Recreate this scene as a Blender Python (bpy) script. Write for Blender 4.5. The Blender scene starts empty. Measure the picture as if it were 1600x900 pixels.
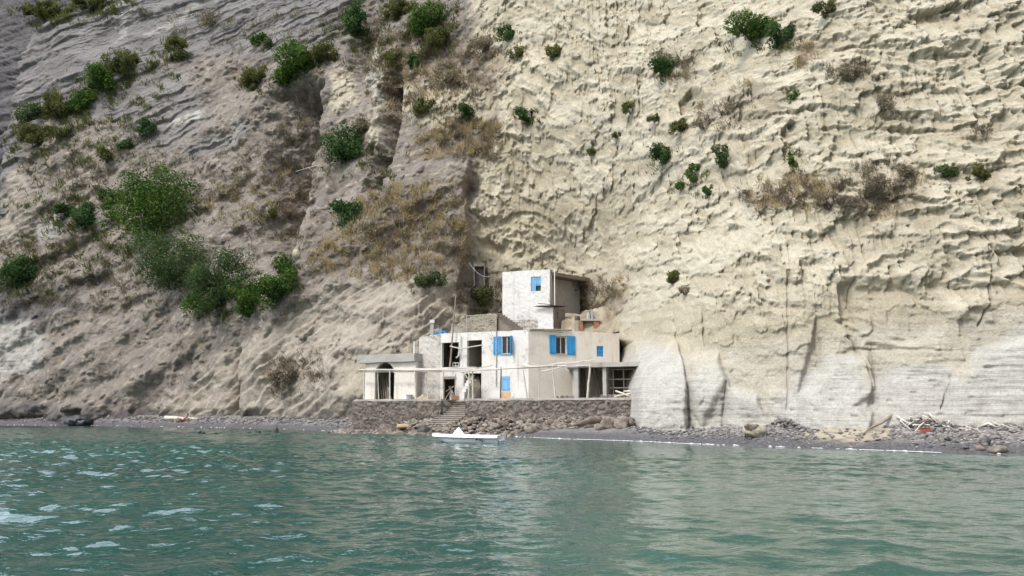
import bpy, bmesh, math, random
import numpy as np
from mathutils import Vector, Matrix

random.seed(7)
rng = np.random.default_rng(7)
SC = bpy.context.scene
COL = SC.collection
R = math.radians

# ------------------------------------------------------------------ camera
F, CH, PITCH = 1300.0, 2.0, math.atan(190 / 1300.0)
CP, SP = math.cos(PITCH), math.sin(PITCH)
cam_d = bpy.data.cameras.new('camera')
cam = bpy.data.objects.new('camera', cam_d)
COL.objects.link(cam)
cam.location = (0, 0, CH)
cam.rotation_euler = (math.pi / 2 + PITCH, 0, 0)
cam_d.sensor_width = 36
cam_d.lens = 36 * F / 1600
cam_d.clip_start, cam_d.clip_end = 0.1, 3000
SC.camera = cam


def at(px, py, Y):
    v = (450 - py) / F
    k = Y / (CP - v * SP)
    return Vector(((px - 800) / F * k, Y, CH + (SP + v * CP) * k))


def at_z(px, py, Z):
    v = (450 - py) / F
    k = (Z - CH) / (SP + v * CP)
    return Vector(((px - 800) / F * k, (CP - v * SP) * k, Z))


def project(x, y, z):
    d = y * CP + (z - CH) * SP
    u = -y * SP + (z - CH) * CP
    return 800 + F * x / d, 450 - F * u / d, d


def on_plane(px, py, P, N):
    v = (450 - py) / F
    D = Vector(((px - 800) / F, CP - v * SP, SP + v * CP))
    O = Vector((0, 0, CH))
    return O + D * ((P - O).dot(N) / D.dot(N))


# ------------------------------------------------------------------ tags
def tag(o, label=None, cat=None, group=None, kind=None):
    if label: o['label'] = label
    if cat: o['category'] = cat
    if group: o['group'] = group
    if kind: o['kind'] = kind
    return o


def empty(name, loc, label, cat, group=None):
    o = bpy.data.objects.new(name, None)
    COL.objects.link(o)
    o.location = loc
    o.empty_display_size = 0.2
    return tag(o, label, cat, group)


def link(name, me, mat=None, parent=None, smooth=False):
    o = bpy.data.objects.new(name, me)
    COL.objects.link(o)
    if mat is not None and len(me.materials) == 0:
        me.materials.append(mat)
    if smooth:
        me.polygons.foreach_set('use_smooth', np.ones(len(me.polygons), dtype=bool))
    if parent is not None:
        o.parent = parent
        o.matrix_parent_inverse = Matrix.Translation(-Vector(parent.location))
    return o


# ------------------------------------------------------------------ numpy noise
_perm = rng.permutation(256).astype(np.int32)
_perm = np.concatenate([_perm, _perm])
_ga = rng.random(256) * 2 * np.pi
_gx, _gy = np.cos(_ga).astype(np.float32), np.sin(_ga).astype(np.float32)


def perlin(x, y, seed=0):
    x = np.asarray(x, np.float32) + seed * 17.31
    y = np.asarray(y, np.float32) + seed * 9.73
    ix = np.floor(x).astype(np.int32); iy = np.floor(y).astype(np.int32)
    fx = x - ix; fy = y - iy
    ux = fx * fx * fx * (fx * (fx * 6 - 15) + 10); uy = fy * fy * fy * (fy * (fy * 6 - 15) + 10)
    ix &= 255; iy &= 255
    ix1 = (ix + 1) & 255; iy1 = (iy + 1) & 255
    a, b = _perm[ix], _perm[ix1]

    def g(h, dx, dy):
        return _gx[h] * dx + _gy[h] * dy
    n00 = g(_perm[a + iy], fx, fy); n10 = g(_perm[b + iy], fx - 1, fy)
    n01 = g(_perm[a + iy1], fx, fy - 1); n11 = g(_perm[b + iy1], fx - 1, fy - 1)
    r0 = n00 + ux * (n10 - n00); r1 = n01 + ux * (n11 - n01)
    return (r0 + uy * (r1 - r0)) * 1.5


def fbm(x, y, octv=4, seed=0, gain=0.5, ridge=False):
    t = 0; a = 1.0; s = 0
    for i in range(octv):
        n = perlin(x * 2 ** i, y * 2 ** i, seed + i * 3)
        if ridge: n = 1 - 2 * np.abs(n)
        t = t + a * n; s += a; a *= gain
    return t / s


def worley(x, y, seed=0):
    x = np.asarray(x, np.float32) + seed * 13.7
    y = np.asarray(y, np.float32) + seed * 7.9
    ix = np.floor(x).astype(np.int32); iy = np.floor(y).astype(np.int32)
    f1 = np.full(x.shape, 9, np.float32); f2 = f1.copy(); dy = np.zeros_like(f1); hid = np.zeros(x.shape, np.int32)
    for dj in (-1, 0, 1):
        for di in (-1, 0, 1):
            cx, cy = ix + di, iy + dj
            h = _perm[_perm[cx & 255] + (cy & 255)]
            h2 = _perm[h + 57]
            ox = cx + h / 256.0 - x; oy = cy + h2 / 256.0 - y
            d = ox * ox + oy * oy
            m = d < f1
            f2 = np.where(m, f1, np.minimum(f2, d))
            dy = np.where(m, -oy, dy); hid = np.where(m, h, hid)
            f1 = np.where(m, d, f1)
    return np.sqrt(f1), np.sqrt(f2), dy, hid / 256.0


def sstep(a, b, x):
    t = np.clip((x - a) / (b - a), 0, 1)
    return t * t * (3 - 2 * t)


def _sub(X, Y, pts, m):
    xs = [p[0] for p in pts]; ys = [p[1] for p in pts]
    return (X > min(xs) - m) & (X < max(xs) + m) & (Y > min(ys) - m) & (Y < max(ys) + m)


def seg_dist(x, y, pts, closed=False):
    d = np.full(x.shape, 1e9)
    n = len(pts)
    for i in range(n if closed else n - 1):
        ax, ay = pts[i][:2]; bx, by = pts[(i + 1) % n][:2]
        vx, vy = bx - ax, by - ay
        t = np.clip(((x - ax) * vx + (y - ay) * vy) / (vx * vx + vy * vy + 1e-9), 0, 1)
        d = np.minimum(d, (x - ax - t * vx) ** 2 + (y - ay - t * vy) ** 2)
    return np.sqrt(d)


def inside(x, y, pts):
    c = np.zeros(x.shape, bool)
    n = len(pts)
    for i in range(n):
        ax, ay = pts[i]; bx, by = pts[i - 1]
        if ay == by: continue
        c ^= ((ay > y) != (by > y)) & (x < (bx - ax) * (y - ay) / (by - ay) + ax)
    return c


def poly_mask(X, Y, pts, soft, grow=0):
    """1 inside the outline, 0 outside, soft edge (pixels)."""
    out = np.zeros(X.shape, np.float32)
    m = _sub(X, Y, pts, soft + abs(grow) + 2)
    if m.any():
        x, y = X[m], Y[m]
        d = seg_dist(x, y, pts, True)
        sd = np.where(inside(x, y, pts), -d, d) - grow
        out[m] = 1 - sstep(-soft, soft, sd)
    return out


def line_mask(X, Y, pts, width):
    out = np.zeros(X.shape, np.float32)
    m = _sub(X, Y, pts, width * 2.2)
    if m.any():
        d = seg_dist(X[m], Y[m], pts)
        out[m] = np.exp(-(d / width) ** 2)
    return out


# ------------------------------------------------------------------ mesh helpers
def mesh_np(name, V, faces, k):
    """V (n,3), faces (m,k) all of k corners."""
    me = bpy.data.meshes.new(name)
    V = np.ascontiguousarray(V, np.float32); faces = np.ascontiguousarray(faces, np.int32)
    me.vertices.add(len(V)); me.vertices.foreach_set('co', V.ravel())
    me.loops.add(faces.size); me.loops.foreach_set('vertex_index', faces.ravel())
    me.polygons.add(len(faces))
    me.polygons.foreach_set('loop_start', np.arange(0, faces.size, k, dtype=np.int32))
    me.update(calc_edges=True)
    return me


def grid_faces(ny, nx):
    i = np.arange(ny * nx, dtype=np.int32).reshape(ny, nx)
    return np.stack([i[:-1, :-1], i[:-1, 1:], i[1:, 1:], i[1:, :-1]], -1).reshape(-1, 4)


def attr_color(me, name, arr):
    a = me.attributes.new(name, 'FLOAT_COLOR', 'POINT')
    a.data.foreach_set('color', np.ascontiguousarray(arr, np.float32).ravel())


def attr_float(me, name, arr):
    a = me.attributes.new(name, 'FLOAT', 'POINT')
    a.data.foreach_set('value', np.ascontiguousarray(arr, np.float32).ravel())


class MB:
    """collects simple shapes into one mesh"""
    def __init__(s):
        s.v = []; s.f = []

    def add(s, vs, fs):
        n = len(s.v)
        s.v += [tuple(v) for v in vs]
        s.f += [tuple(i + n for i in f) for f in fs]
        return s

    def hexa(s, p):
        return s.add(p, [(0, 3, 2, 1), (4, 5, 6, 7), (0, 1, 5, 4), (1, 2, 6, 5), (2, 3, 7, 6), (3, 0, 4, 7)])

    def box(s, o, a, b, c):
        """corner o and three edge vectors"""
        o, a, b, c = Vector(o), Vector(a), Vector(b), Vector(c)
        return s.hexa([o, o + a, o + a + b, o + b, o + c, o + a + c, o + a + b + c, o + b + c])

    def prism(s, poly, z0, z1):
        n = len(poly)
        v = [(p[0], p[1], z0) for p in poly] + [(p[0], p[1], z1) for p in poly]
        f = [tuple(range(n - 1, -1, -1)), tuple(range(n, 2 * n))]
        f += [(i, (i + 1) % n, n + (i + 1) % n, n + i) for i in range(n)]
        return s.add(v, f)

    def tube(s, pts, r0, r1=None, seg=7, wob=0.0):
        r1 = r0 if r1 is None else r1
        pts = [Vector(p) for p in pts]
        n = len(pts); rings = []
        for i, p in enumerate(pts):
            t = (pts[min(i + 1, n - 1)] - pts[max(i - 1, 0)]).normalized()
            a = t.orthogonal().normalized(); b = t.cross(a)
            r = r0 + (r1 - r0) * i / max(1, n - 1)
            if wob: p = p + (a * random.uniform(-1, 1) + b * random.uniform(-1, 1)) * wob
            ang0 = 0
            rings.append([p + (a * math.cos(k * 2 * math.pi / seg) + b * math.sin(k * 2 * math.pi / seg)) * r * (1 + (random.uniform(-.12, .12) if wob else 0)) for k in range(seg)])
        v = [q for ring in rings for q in ring]
        f = [(i * seg + k, i * seg + (k + 1) % seg, (i + 1) * seg + (k + 1) % seg, (i + 1) * seg + k) for i in range(n - 1) for k in range(seg)]
        f += [tuple(range(seg - 1, -1, -1)), tuple(range((n - 1) * seg, n * seg))]
        return s.add(v, f)

    def stick(s, a, b, r0, r1=None, n=5, wob=0.02, sag=0.0):
        a, b = Vector(a), Vector(b)
        pts = [a.lerp(b, i / n) - Vector((0, 0, sag * 4 * (i / n) * (1 - i / n))) for i in range(n + 1)]
        return s.tube(pts, r0, r1, 7, wob)

    def build(s, name, mat, parent=None, smooth=False, rough=0.0, cell=0.35):
        me = bpy.data.meshes.new(name)
        me.from_pydata(s.v, [], s.f)
        if rough:
            bm = bmesh.new(); bm.from_mesh(me)
            for _ in range(4):
                es = [e for e in bm.edges if e.calc_length() > cell]
                if not es: break
                bmesh.ops.subdivide_edges(bm, edges=es, cuts=1, use_grid_fill=True)
            for v in bm.verts:
                p = v.co * 1.7
                v.co += Vector((math.sin(p.x * 3.1 + p.z * 4.7 + p.y), math.sin(p.y * 3.7 + p.x * 2.3 + p.z * 2.1), math.sin(p.z * 3.3 + p.y * 4.1 + p.x))) * rough * (0.5 + random.random() * .8)
            bm.normal_update(); bm.to_mesh(me); bm.free()
        me.validate(); me.update()
        return link(name, me, mat, parent, smooth)


# ------------------------------------------------------------------ materials
def mat(name, build):
    m = bpy.data.materials.new(name)
    m.use_nodes = True
    nt = m.node_tree
    nt.nodes.clear()
    out = nt.nodes.new('ShaderNodeOutputMaterial')
    G = NT(nt)
    sh = build(G)
    nt.links.new(sh, out.inputs['Surface'])
    return m


class NT:
    def __init__(s, nt): s.nt = nt

    def n(s, t, **kw):
        nd = s.nt.nodes.new(t)
        for k, v in kw.items(): setattr(nd, k, v)
        return nd

    def set(s, sock, v):
        if isinstance(v, bpy.types.NodeSocket): s.nt.links.new(v, sock)
        elif isinstance(v, (tuple, list)) and len(v) == 3 and sock.type == 'RGBA': sock.default_value = (*v, 1)
        else: sock.default_value = v

    def pos(s): return s.n('ShaderNodeTexCoord').outputs['Object']

    def mapping(s, vec, scale=(1, 1, 1), rot=(0, 0, 0), loc=(0, 0, 0)):
        m = s.n('ShaderNodeMapping')
        s.set(m.inputs['Vector'], vec); m.inputs['Scale'].default_value = scale
        m.inputs['Rotation'].default_value = rot; m.inputs['Location'].default_value = loc
        return m.outputs[0]

    def noise(s, vec, scale, detail=4, rough=0.55, dist=0.0):
        m = s.n('ShaderNodeTexNoise')
        s.set(m.inputs['Vector'], vec); m.inputs['Scale'].default_value = scale
        m.inputs['Detail'].default_value = detail; m.inputs['Roughness'].default_value = rough
        m.inputs['Distortion'].default_value = dist
        return m.outputs[0]

    def voro(s, vec, scale, feature='F1', out=0, rnd=1.0):
        m = s.n('ShaderNodeTexVoronoi', feature=feature)
        s.set(m.inputs['Vector'], vec); m.inputs['Scale'].default_value = scale
        m.inputs['Randomness'].default_value = rnd
        return m.outputs[out]

    def ramp(s, v, a, b, va=0.0, vb=1.0):
        m = s.n('ShaderNodeMapRange', interpolation_type='SMOOTHSTEP')
        s.set(m.inputs[0], v)
        for i, q in enumerate((a, b, va, vb)): m.inputs[1 + i].default_value = q
        return m.outputs[0]

    def mix(s, f, a, b, mode='MIX'):
        m = s.n('ShaderNodeMix', data_type='RGBA', blend_type=mode)
        s.set(m.inputs[0], f); s.set(m.inputs[6], a); s.set(m.inputs[7], b)
        return m.outputs[2]

    def math(s, op, a, b=0.0):
        m = s.n('ShaderNodeMath', operation=op)
        s.set(m.inputs[0], a); s.set(m.inputs[1], b)
        return m.outputs[0]

    def scale(s, c, f):
        """colour times a scalar socket"""
        cb = s.n('ShaderNodeCombineColor')
        for i in range(3): s.set(cb.inputs[i], f)
        return s.mix(1.0, c, cb.outputs[0], 'MULTIPLY')

    def attr(s, name):
        a = s.n('ShaderNodeAttribute', attribute_name=name)
        return a

    def bump(s, h, strength=0.5, dist=0.05, normal=None):
        b = s.n('ShaderNodeBump')
        s.set(b.inputs['Height'], h); b.inputs['Strength'].default_value = strength; b.inputs['Distance'].default_value = dist
        if normal is not None: s.set(b.inputs['Normal'], normal)
        return b.outputs[0]

    def principled(s, color, rough=0.8, normal=None, spec=0.3, **kw):
        p = s.n('ShaderNodeBsdfPrincipled')
        s.set(p.inputs['Base Color'], color); s.set(p.inputs['Roughness'], rough)
        p.inputs['Specular IOR Level'].default_value = spec
        if normal is not None: s.set(p.inputs['Normal'], normal)
        for k, v in kw.items(): s.set(p.inputs[k.replace('_', ' ')], v)
        return p.outputs[0]


def rock_build(G):
    P = G.pos()
    z1 = G.n('ShaderNodeSeparateColor'); a1 = G.attr('zones'); G.nt.links.new(a1.outputs['Color'], z1.inputs[0])
    z2 = G.n('ShaderNodeSeparateColor'); a2 = G.attr('zones_b'); G.nt.links.new(a2.outputs['Color'], z2.inputs[0])
    big = G.noise(P, 0.12, 5, 0.6)
    mid = G.noise(P, 0.9, 6, 0.65)
    fine = G.noise(P, 7.0, 5, 0.7)
    streak = G.noise(G.mapping(P, (1.1, 1.1, 0.06)), 1.0, 4, 0.6)
    c_brown = G.mix(G.ramp(big, .35, .65), (.178, .157, .136), (.243, .216, .186))
    c_brown = G.mix(G.ramp(mid, .5, .66), c_brown, (.33, .29, .24))
    c_cream = G.mix(G.ramp(big, .35, .65), (.335, .293, .21), (.395, .35, .26))
    c_cream = G.mix(G.ramp(mid, .5, .75), c_cream, (.44, .395, .305))
    c_cream = G.mix(G.math('MULTIPLY', G.ramp(streak, .5, .72), .45), c_cream, (.285, .25, .185))
    c_cream = G.mix(G.math('MULTIPLY', a2.outputs['Alpha'], G.ramp(mid, .3, .55, .35, 1)), c_cream, (.47, .425, .33))
    c_white = G.mix(G.ramp(mid, .35, .7), (.345, .335, .312), (.43, .419, .392))
    c_grey = G.mix(G.ramp(big, .35, .65), (.165, .156, .152), (.23, .218, .21))
    c_grey = G.mix(G.ramp(streak, .55, .75), c_grey, (.24, .228, .22))
    c_lit = G.mix(G.ramp(mid, .4, .65), (.15, .118, .09), (.25, .195, .135))
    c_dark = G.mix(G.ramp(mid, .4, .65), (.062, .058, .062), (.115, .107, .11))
    c_rill = G.mix(G.ramp(mid, .4, .7), (.30, .262, .215), (.39, .35, .29))
    c = G.mix(z1.outputs[0], c_brown, c_cream)
    c = G.mix(z1.outputs[2], c, c_grey)
    c = G.mix(z2.outputs[1], c, c_rill)
    c = G.mix(z1.outputs[1], c, c_white)
    c = G.mix(a1.outputs['Alpha'], c, c_lit)
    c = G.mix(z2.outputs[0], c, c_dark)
    c = G.mix(z2.outputs[2], c, (.40, .385, .345))
    c = G.scale(c, G.ramp(fine, .25, .75, .84, 1.14))
    pits = G.voro(P, 5.0)
    h = G.math('ADD', G.math('MULTIPLY', fine, .6), G.math('MULTIPLY', G.noise(P, 2.2, 5, .65), 1.0))
    h = G.math('ADD', h, G.math('MULTIPLY', G.ramp(pits, .0, .35), .25))
    lump = G.noise(P, 1.1, 6, .72)
    bc = G.n('ShaderNodeCombineXYZ'); G.set(bc.inputs[0], G.math('MULTIPLY', G.attr('run').outputs['Fac'], .22)); G.set(bc.inputs[1], G.math('MULTIPLY', G.attr('bed_height').outputs['Fac'], 2.6))
    beds = G.noise(bc.outputs[0], 1.0, 6, .7)
    wz = z1.outputs[1]
    h = G.math('ADD', G.math('MULTIPLY', h, G.math('SUBTRACT', 1.0, G.math('MULTIPLY', wz, .65))), G.math('MULTIPLY', G.math('MULTIPLY', beds, wz), 1.7))
    c = G.scale(c, G.math('ADD', 1.0, G.math('MULTIPLY', wz, G.ramp(beds, .3, .5, -.10, .03))))
    return G.principled(c, .93, G.bump(h, .75, .13, G.bump(G.math('MULTIPLY', lump, G.math('SUBTRACT', 1.0, G.math('MULTIPLY', z1.outputs[0], .8))), .55, .45)), .1)


def plaster_build(base, peel, amt, grime=0.3):
    def b(G):
        P = G.pos()
        n1 = G.noise(P, .9, 6, .65); n2 = G.noise(P, 4.5, 5, .6); n3 = G.noise(G.mapping(P, (3, 3, .25)), 1.0, 4, .6)
        c = G.mix(G.math('MULTIPLY', G.ramp(n1, .45, .7), grime), base, tuple(x * .72 for x in base))
        c = G.mix(G.math('MULTIPLY', G.ramp(n3, .55, .75), grime), c, (base[0] * .62, base[1] * .58, base[2] * .52))
        pk = G.ramp(G.math('ADD', G.math('MULTIPLY', n1, .5), G.math('MULTIPLY', n2, .5)), .635 - amt, .675 - amt)
        c = G.mix(pk, c, peel)
        c = G.mix(G.math('MULTIPLY', G.ramp(G.noise(P, 11, 3, .6), .60, .68), .45), c, peel)
        h = G.math('SUBTRACT', n2, G.math('MULTIPLY', pk, .5))
        return G.principled(c, .85, G.bump(n2, .35, .02), .25)
    return b


def plain_build(c1, c2, scale=3, rough=.8, bs=.4, bd=.03, spec=.3, stretch=(1, 1, 1)):
    def b(G):
        P = G.mapping(G.pos(), stretch)
        n = G.noise(P, scale, 6, .65)
        return G.principled(G.mix(G.ramp(n, .35, .65), c1, c2), rough, G.bump(n, bs, bd), spec)
    return b


def masonry_build(G):
    P = G.pos()
    v = G.n('ShaderNodeTexVoronoi'); G.set(v.inputs['Vector'], G.mapping(P, (1, 1, 1.5))); v.inputs['Scale'].default_value = 3.2
    n = G.noise(P, .7, 5, .6); f = G.noise(P, 9, 5, .65)
    sc = G.n('ShaderNodeSeparateColor'); G.nt.links.new(v.outputs['Color'], sc.inputs[0])
    c = G.mix(sc.outputs[0], (.105, .088, .075), (.24, .21, .18))
    c = G.mix(G.ramp(n, .5, .7), c, (.17, .155, .135))
    c = G.scale(c, G.ramp(f, .3, .7, .7, 1.25))
    return G.principled(c, .9, G.bump(f, .8, .09), .15)


def leaf_build(dark, light, dry):
    def b(G):
        t = G.attr('tint').outputs['Fac']
        c = G.mix(G.ramp(t, .1, .75), dark, light)
        c = G.mix(G.ramp(t, .88, .96), c, dry)
        d = G.n('ShaderNodeBsdfDiffuse'); G.set(d.inputs[0], c)
        tr = G.n('ShaderNodeBsdfTranslucent'); G.set(tr.inputs[0], G.mix(1.0, c, (1.1, 1.25, .7), 'MULTIPLY'))
        m = G.n('ShaderNodeMixShader'); m.inputs[0].default_value = .3
        G.nt.links.new(d.outputs[0], m.inputs[1]); G.nt.links.new(tr.outputs[0], m.inputs[2])
        return m.outputs[0]
    return b


def water_build(G):
    P = G.pos()
    r1 = G.noise(G.mapping(P, (1, 1.3, 1)), 3.6, 3, .5, .3)
    r2 = G.noise(G.mapping(P, (1.1, 1, 1)), 9, 2, .5)
    h = G.math('ADD', G.math('MULTIPLY', r1, 1.0), G.math('MULTIPLY', r2, .12))
    big = G.noise(P, .06, 3, .5)
    sh = G.attr('shallow').outputs['Fac']
    c = G.mix(G.ramp(big, .35, .65), (.009, .045, .038), (.015, .064, .052))
    c = G.mix(sh, c, (.085, .125, .095))
    return G.principled(c, .03, G.bump(h, .28, .10), .5, IOR=1.333)


def beach_build(G):
    P = G.pos()
    v = G.n('ShaderNodeTexVoronoi'); G.set(v.inputs['Vector'], P); v.inputs['Scale'].default_value = 7
    sc = G.n('ShaderNodeSeparateColor'); G.nt.links.new(v.outputs['Color'], sc.inputs[0])
    wet = G.attr('wet').outputs['Fac']; sand = G.attr('sand').outputs['Fac']
    c = G.mix(sc.outputs[0], (.10, .094, .094), (.25, .232, .22))
    c = G.mix(wet, c, G.mix(sc.outputs[1], (.06, .056, .06), (.105, .10, .105)))
    c = G.mix(sand, c, (.36, .305, .215))
    return G.principled(c, .75, G.bump(v.outputs['Distance'], .6, .06), .25)


def stone_build(G):
    t = G.attr('tint').outputs['Fac']; P = G.pos()
    c = G.mix(t, (.085, .08, .082), (.33, .305, .285))
    c = G.mix(G.ramp(G.noise(P, 6, 4), .45, .7), c, (.20, .175, .155))
    return G.principled(c, .8, G.bump(G.noise(P, 14, 4), .5, .03), .25)


def brownstone_build(G):
    t = G.attr('tint').outputs['Fac']; P = G.pos()
    c = G.mix(G.ramp(t, 0, .8), (.085, .068, .055), (.30, .262, .22))
    c = G.mix(G.ramp(G.noise(P, 5, 4), .45, .7), c, (.14, .115, .095))
    return G.principled(c, .88, G.bump(G.noise(P, 9, 5, .7), .7, .05), .15)


M = {}
M['brownstones'] = mat('brown shore stones', brownstone_build)
M['rock'] = mat('volcanic rock', rock_build)
M['white'] = mat('white plaster', plaster_build((.68, .655, .61), (.36, .325, .28), .06, .7))
M['bright'] = mat('whitewashed plaster', plaster_build((.68, .67, .645), (.38, .345, .30), .055, .45))
M['beige'] = mat('weathered beige plaster', plaster_build((.71, .66, .585), (.48, .42, .355), .04, .5))
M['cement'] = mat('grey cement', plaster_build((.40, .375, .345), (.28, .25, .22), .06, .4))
M['stained'] = mat('stained white plaster', plaster_build((.52, .49, .445), (.29, .265, .235), .10, .9))
M['inner'] = mat('interior plaster', plaster_build((.46, .42, .365), (.30, .265, .23), .03, .5))
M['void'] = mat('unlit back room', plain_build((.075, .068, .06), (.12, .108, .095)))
M['masonry'] = mat('rough dark masonry', masonry_build)
M['rubble'] = mat('pale rubble masonry', plaster_build((.34, .31, .245), (.22, .19, .15), .1, .5))
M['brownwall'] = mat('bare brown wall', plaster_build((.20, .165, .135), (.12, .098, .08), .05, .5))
M['tread'] = mat('stair stone', plain_build((.15, .125, .108), (.22, .188, .16), 4))
M['blue'] = mat('blue shutter paint', plain_build((.012, .235, .54), (.035, .31, .62), 5, .55, .2, .01, .4, (1, 1, .2)))
M['paleblue'] = mat('faded blue paint', plain_build((.13, .36, .62), (.22, .46, .70), 5, .55, .2, .01, .4, (1, 1, .2)))
M['blue_tarp'] = mat('blue plastic', plain_build((.03, .13, .38), (.06, .22, .5), 4, .5))
M['glass'] = mat('dark window glass', lambda G: G.principled((.02, .022, .025), .12, None, .5))
M['wframe'] = mat('window frame', plain_build((.42, .40, .37), (.55, .53, .5)))
M['pole'] = mat('bleached pole wood', plain_build((.42, .38, .33), (.60, .56, .50), 6, .8, .3, .01, .2, (3, 3, .6)))
M['darkpole'] = mat('dark weathered wood', plain_build((.07, .055, .042), (.15, .12, .095), 5, .85, .4, .02, .2, (3, 3, .6)))
M['wood'] = mat('grey brown wood', plain_build((.20, .16, .12), (.33, .28, .22), 5, .85, .4, .02, .2, (3, 3, .6)))
M['drift'] = mat('bleached driftwood', plain_build((.45, .40, .33), (.66, .62, .55), 5, .85, .3, .02, .2))
M['brick'] = mat('red brick', plain_build((.26, .115, .07), (.36, .18, .11), 6))
M['iron'] = mat('rusty dark metal', plain_build((.055, .042, .036), (.11, .08, .06), 5, .6, .3, .01, .4))
M['steel'] = mat('dull galvanised steel', plain_build((.30, .30, .30), (.45, .45, .44), 5, .45, .2, .01, .5))
M['rust'] = mat('rust stained plaster', plain_build((.50, .29, .13), (.66, .47, .29), 3))
M['gel'] = mat('white gelcoat', lambda G: G.principled(G.mix(G.ramp(G.noise(G.pos(), 3, 4), .4, .7), (.86, .87, .87), (.78, .80, .80)), .3, None, .5))
M['hull'] = mat('pale grey hull paint', lambda G: G.principled(G.mix(G.ramp(G.noise(G.mapping(G.pos(), (1, 1, 3)), 2, 4), .4, .7), (.58, .63, .66), (.50, .55, .58)), .3, None, .5))
M['black'] = mat('dark rubber and paint', plain_build((.02, .02, .02), (.035, .035, .035), 5, .5))
M['cover'] = mat('white canvas cover', plain_build((.84, .84, .82), (.9, .9, .89), 3, .8))
M['water'] = mat('sea water', water_build)
M['beach'] = mat('dark shingle', beach_build)
M['stone'] = mat('beach stones', stone_build)
M['basalt'] = mat('black wet basalt', plain_build((.018, .018, .02), (.06, .058, .06), 3, .45, .8, .08, .4))
M['tanrock'] = mat('tan tuff block', plain_build((.30, .23, .145), (.42, .34, .23), 2.5, .9, .8, .06, .15))
M['brownrock'] = mat('brown shore rock', plain_build((.10, .082, .068), (.24, .205, .172), 2.2, .85, .9, .08, .2))
M['palerock'] = mat('pale boulder', plain_build((.30, .26, .195), (.42, .375, .295), 2.2, .9, .8, .06, .15))
M['foam'] = mat('sea foam', plain_build((.55, .56, .55), (.72, .72, .71), 4, .7, .6, .04))
M['red'] = mat('red brown plastic', plain_build((.27, .07, .05), (.36, .11, .08), 5, .6))
M['skin'] = mat('sun tanned skin', plain_build((.36, .17, .10), (.42, .21, .13), 4, .6))
M['hair'] = mat('dark hair', plain_build((.03, .02, .015), (.06, .04, .03), 9))
M['cloth'] = mat('dark swimwear', plain_build((.07, .03, .03), (.10, .045, .04), 9))
M['rope'] = mat('white cable', plain_build((.55, .55, .53), (.65, .65, .63)))
M['earth'] = mat('pale dusty ground', plain_build((.33, .285, .205), (.44, .385, .285), .9, .95, .8, .1, .1))
M['floor'] = mat('cement terrace floor', plain_build((.30, .28, .25), (.42, .395, .355), 1.5, .9, .3, .03))
DRYC = (.24, .19, .12)
M['leaf_green'] = mat('bright green leaves', leaf_build((.028, .062, .016), (.108, .178, .048), (.16, .17, .06)))
M['leaf_dark'] = mat('dark green leaves', leaf_build((.027, .062, .022), (.080, .140, .055), (.10, .12, .06)))
M['leaf_grey'] = mat('grey green leaves', leaf_build((.036, .064, .028), (.10, .145, .062), (.20, .18, .12)))
M['leaf_olive'] = mat('olive leaves', leaf_build((.062, .072, .028), (.145, .150, .06), (.24, .20, .11)))
M['leaf_brown'] = mat('dry brown twigs', leaf_build((.13, .107, .088), (.26, .213, .168), (.34, .28, .2)))
M['leaf_straw'] = mat('straw coloured dry grass', leaf_build((.30, .23, .15), (.49, .385, .265), (.5, .41, .3)))
M['bark'] = mat('grey bark', plain_build((.10, .085, .07), (.2, .175, .15), 6))
#CLIFF
# ------------------------------------------------------------------ the cliff: control depths (photo x, photo y, distance)
CTRL = [(-160,655,124),(0,652,116),(140,655,108.5),(300,655,100),(450,655,88.5),(550,650,80),
 (600,560,81),(655,520,82),(700,540,83),(640,600,79.5),(560,600,79.5),
 (740,430,89),(740,500,86),(800,410,90),(860,460,90),(900,420,88),(930,480,82),(960,520,78),(800,550,88),(900,560,84),
 (985,560,66),(1000,600,60),(1000,668,58.5),(1010,500,67),(1100,668,55),(1180,668,52.5),(1250,668,50),(1400,665,46.5),(1600,665,43),(1800,665,39),(2000,665,36),
 (1100,560,57),(1250,560,51.5),(1400,560,48),(1600,560,43.8),
 (1600,400,44.5),(1600,200,46.5),(1600,0,49),(1800,300,42),(1800,0,46),(2000,300,40),
 (1400,400,49),(1400,200,51),(1400,0,54),(1250,400,53),(1250,200,55.5),(1250,0,59),
 (1100,400,60.5),(1100,250,64),(1100,100,67.5),(1000,400,71),(1000,250,74),(1000,50,79),
 (920,250,83),(870,100,88),(870,0,91),(800,300,90.5),(800,200,93),(750,100,101),(740,0,106),(850,350,90),
 (700,430,85),(715,300,88.5),(650,300,92),(600,440,87),(500,500,90),(650,200,98),(560,250,102),(520,330,97),
 (560,100,112),(450,350,104),(400,200,117),(450,110,119),(350,350,111),(400,450,98),(300,550,103),(200,500,111),
 (200,300,124),(0,500,122),(0,300,132),(100,100,144),(0,200,142),(300,50,142),(500,20,130),(650,30,114),
 (-160,500,130),(-160,250,145),(-160,50,165),(200,0,152),(0,0,165),(100,600,112),(250,440,112),(500,400,93)]
_cp = np.array([[*at(*c)] for c in CTRL])          # x, y, z
_K = len(_cp)
_S = 40.0


def _tps(ax, az):
    d2 = ((ax[:, None] - _cp[None, :, 0]) / _S) ** 2 + ((az[:, None] - _cp[None, :, 2]) / _S * 1.3) ** 2
    return 0.5 * d2 * np.log(d2 + 1e-12)


_A = np.zeros((_K + 3, _K + 3))
_A[:_K, :_K] = _tps(_cp[:, 0], _cp[:, 2]) + np.eye(_K) * 0.0006
_A[:_K, _K] = 1; _A[:_K, _K + 1] = _cp[:, 0] / _S; _A[:_K, _K + 2] = _cp[:, 2] / _S
_A[_K:, :_K] = _A[:_K, _K:].T
_w = np.linalg.solve(_A, np.concatenate([_cp[:, 1], np.zeros(3)]))


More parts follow.
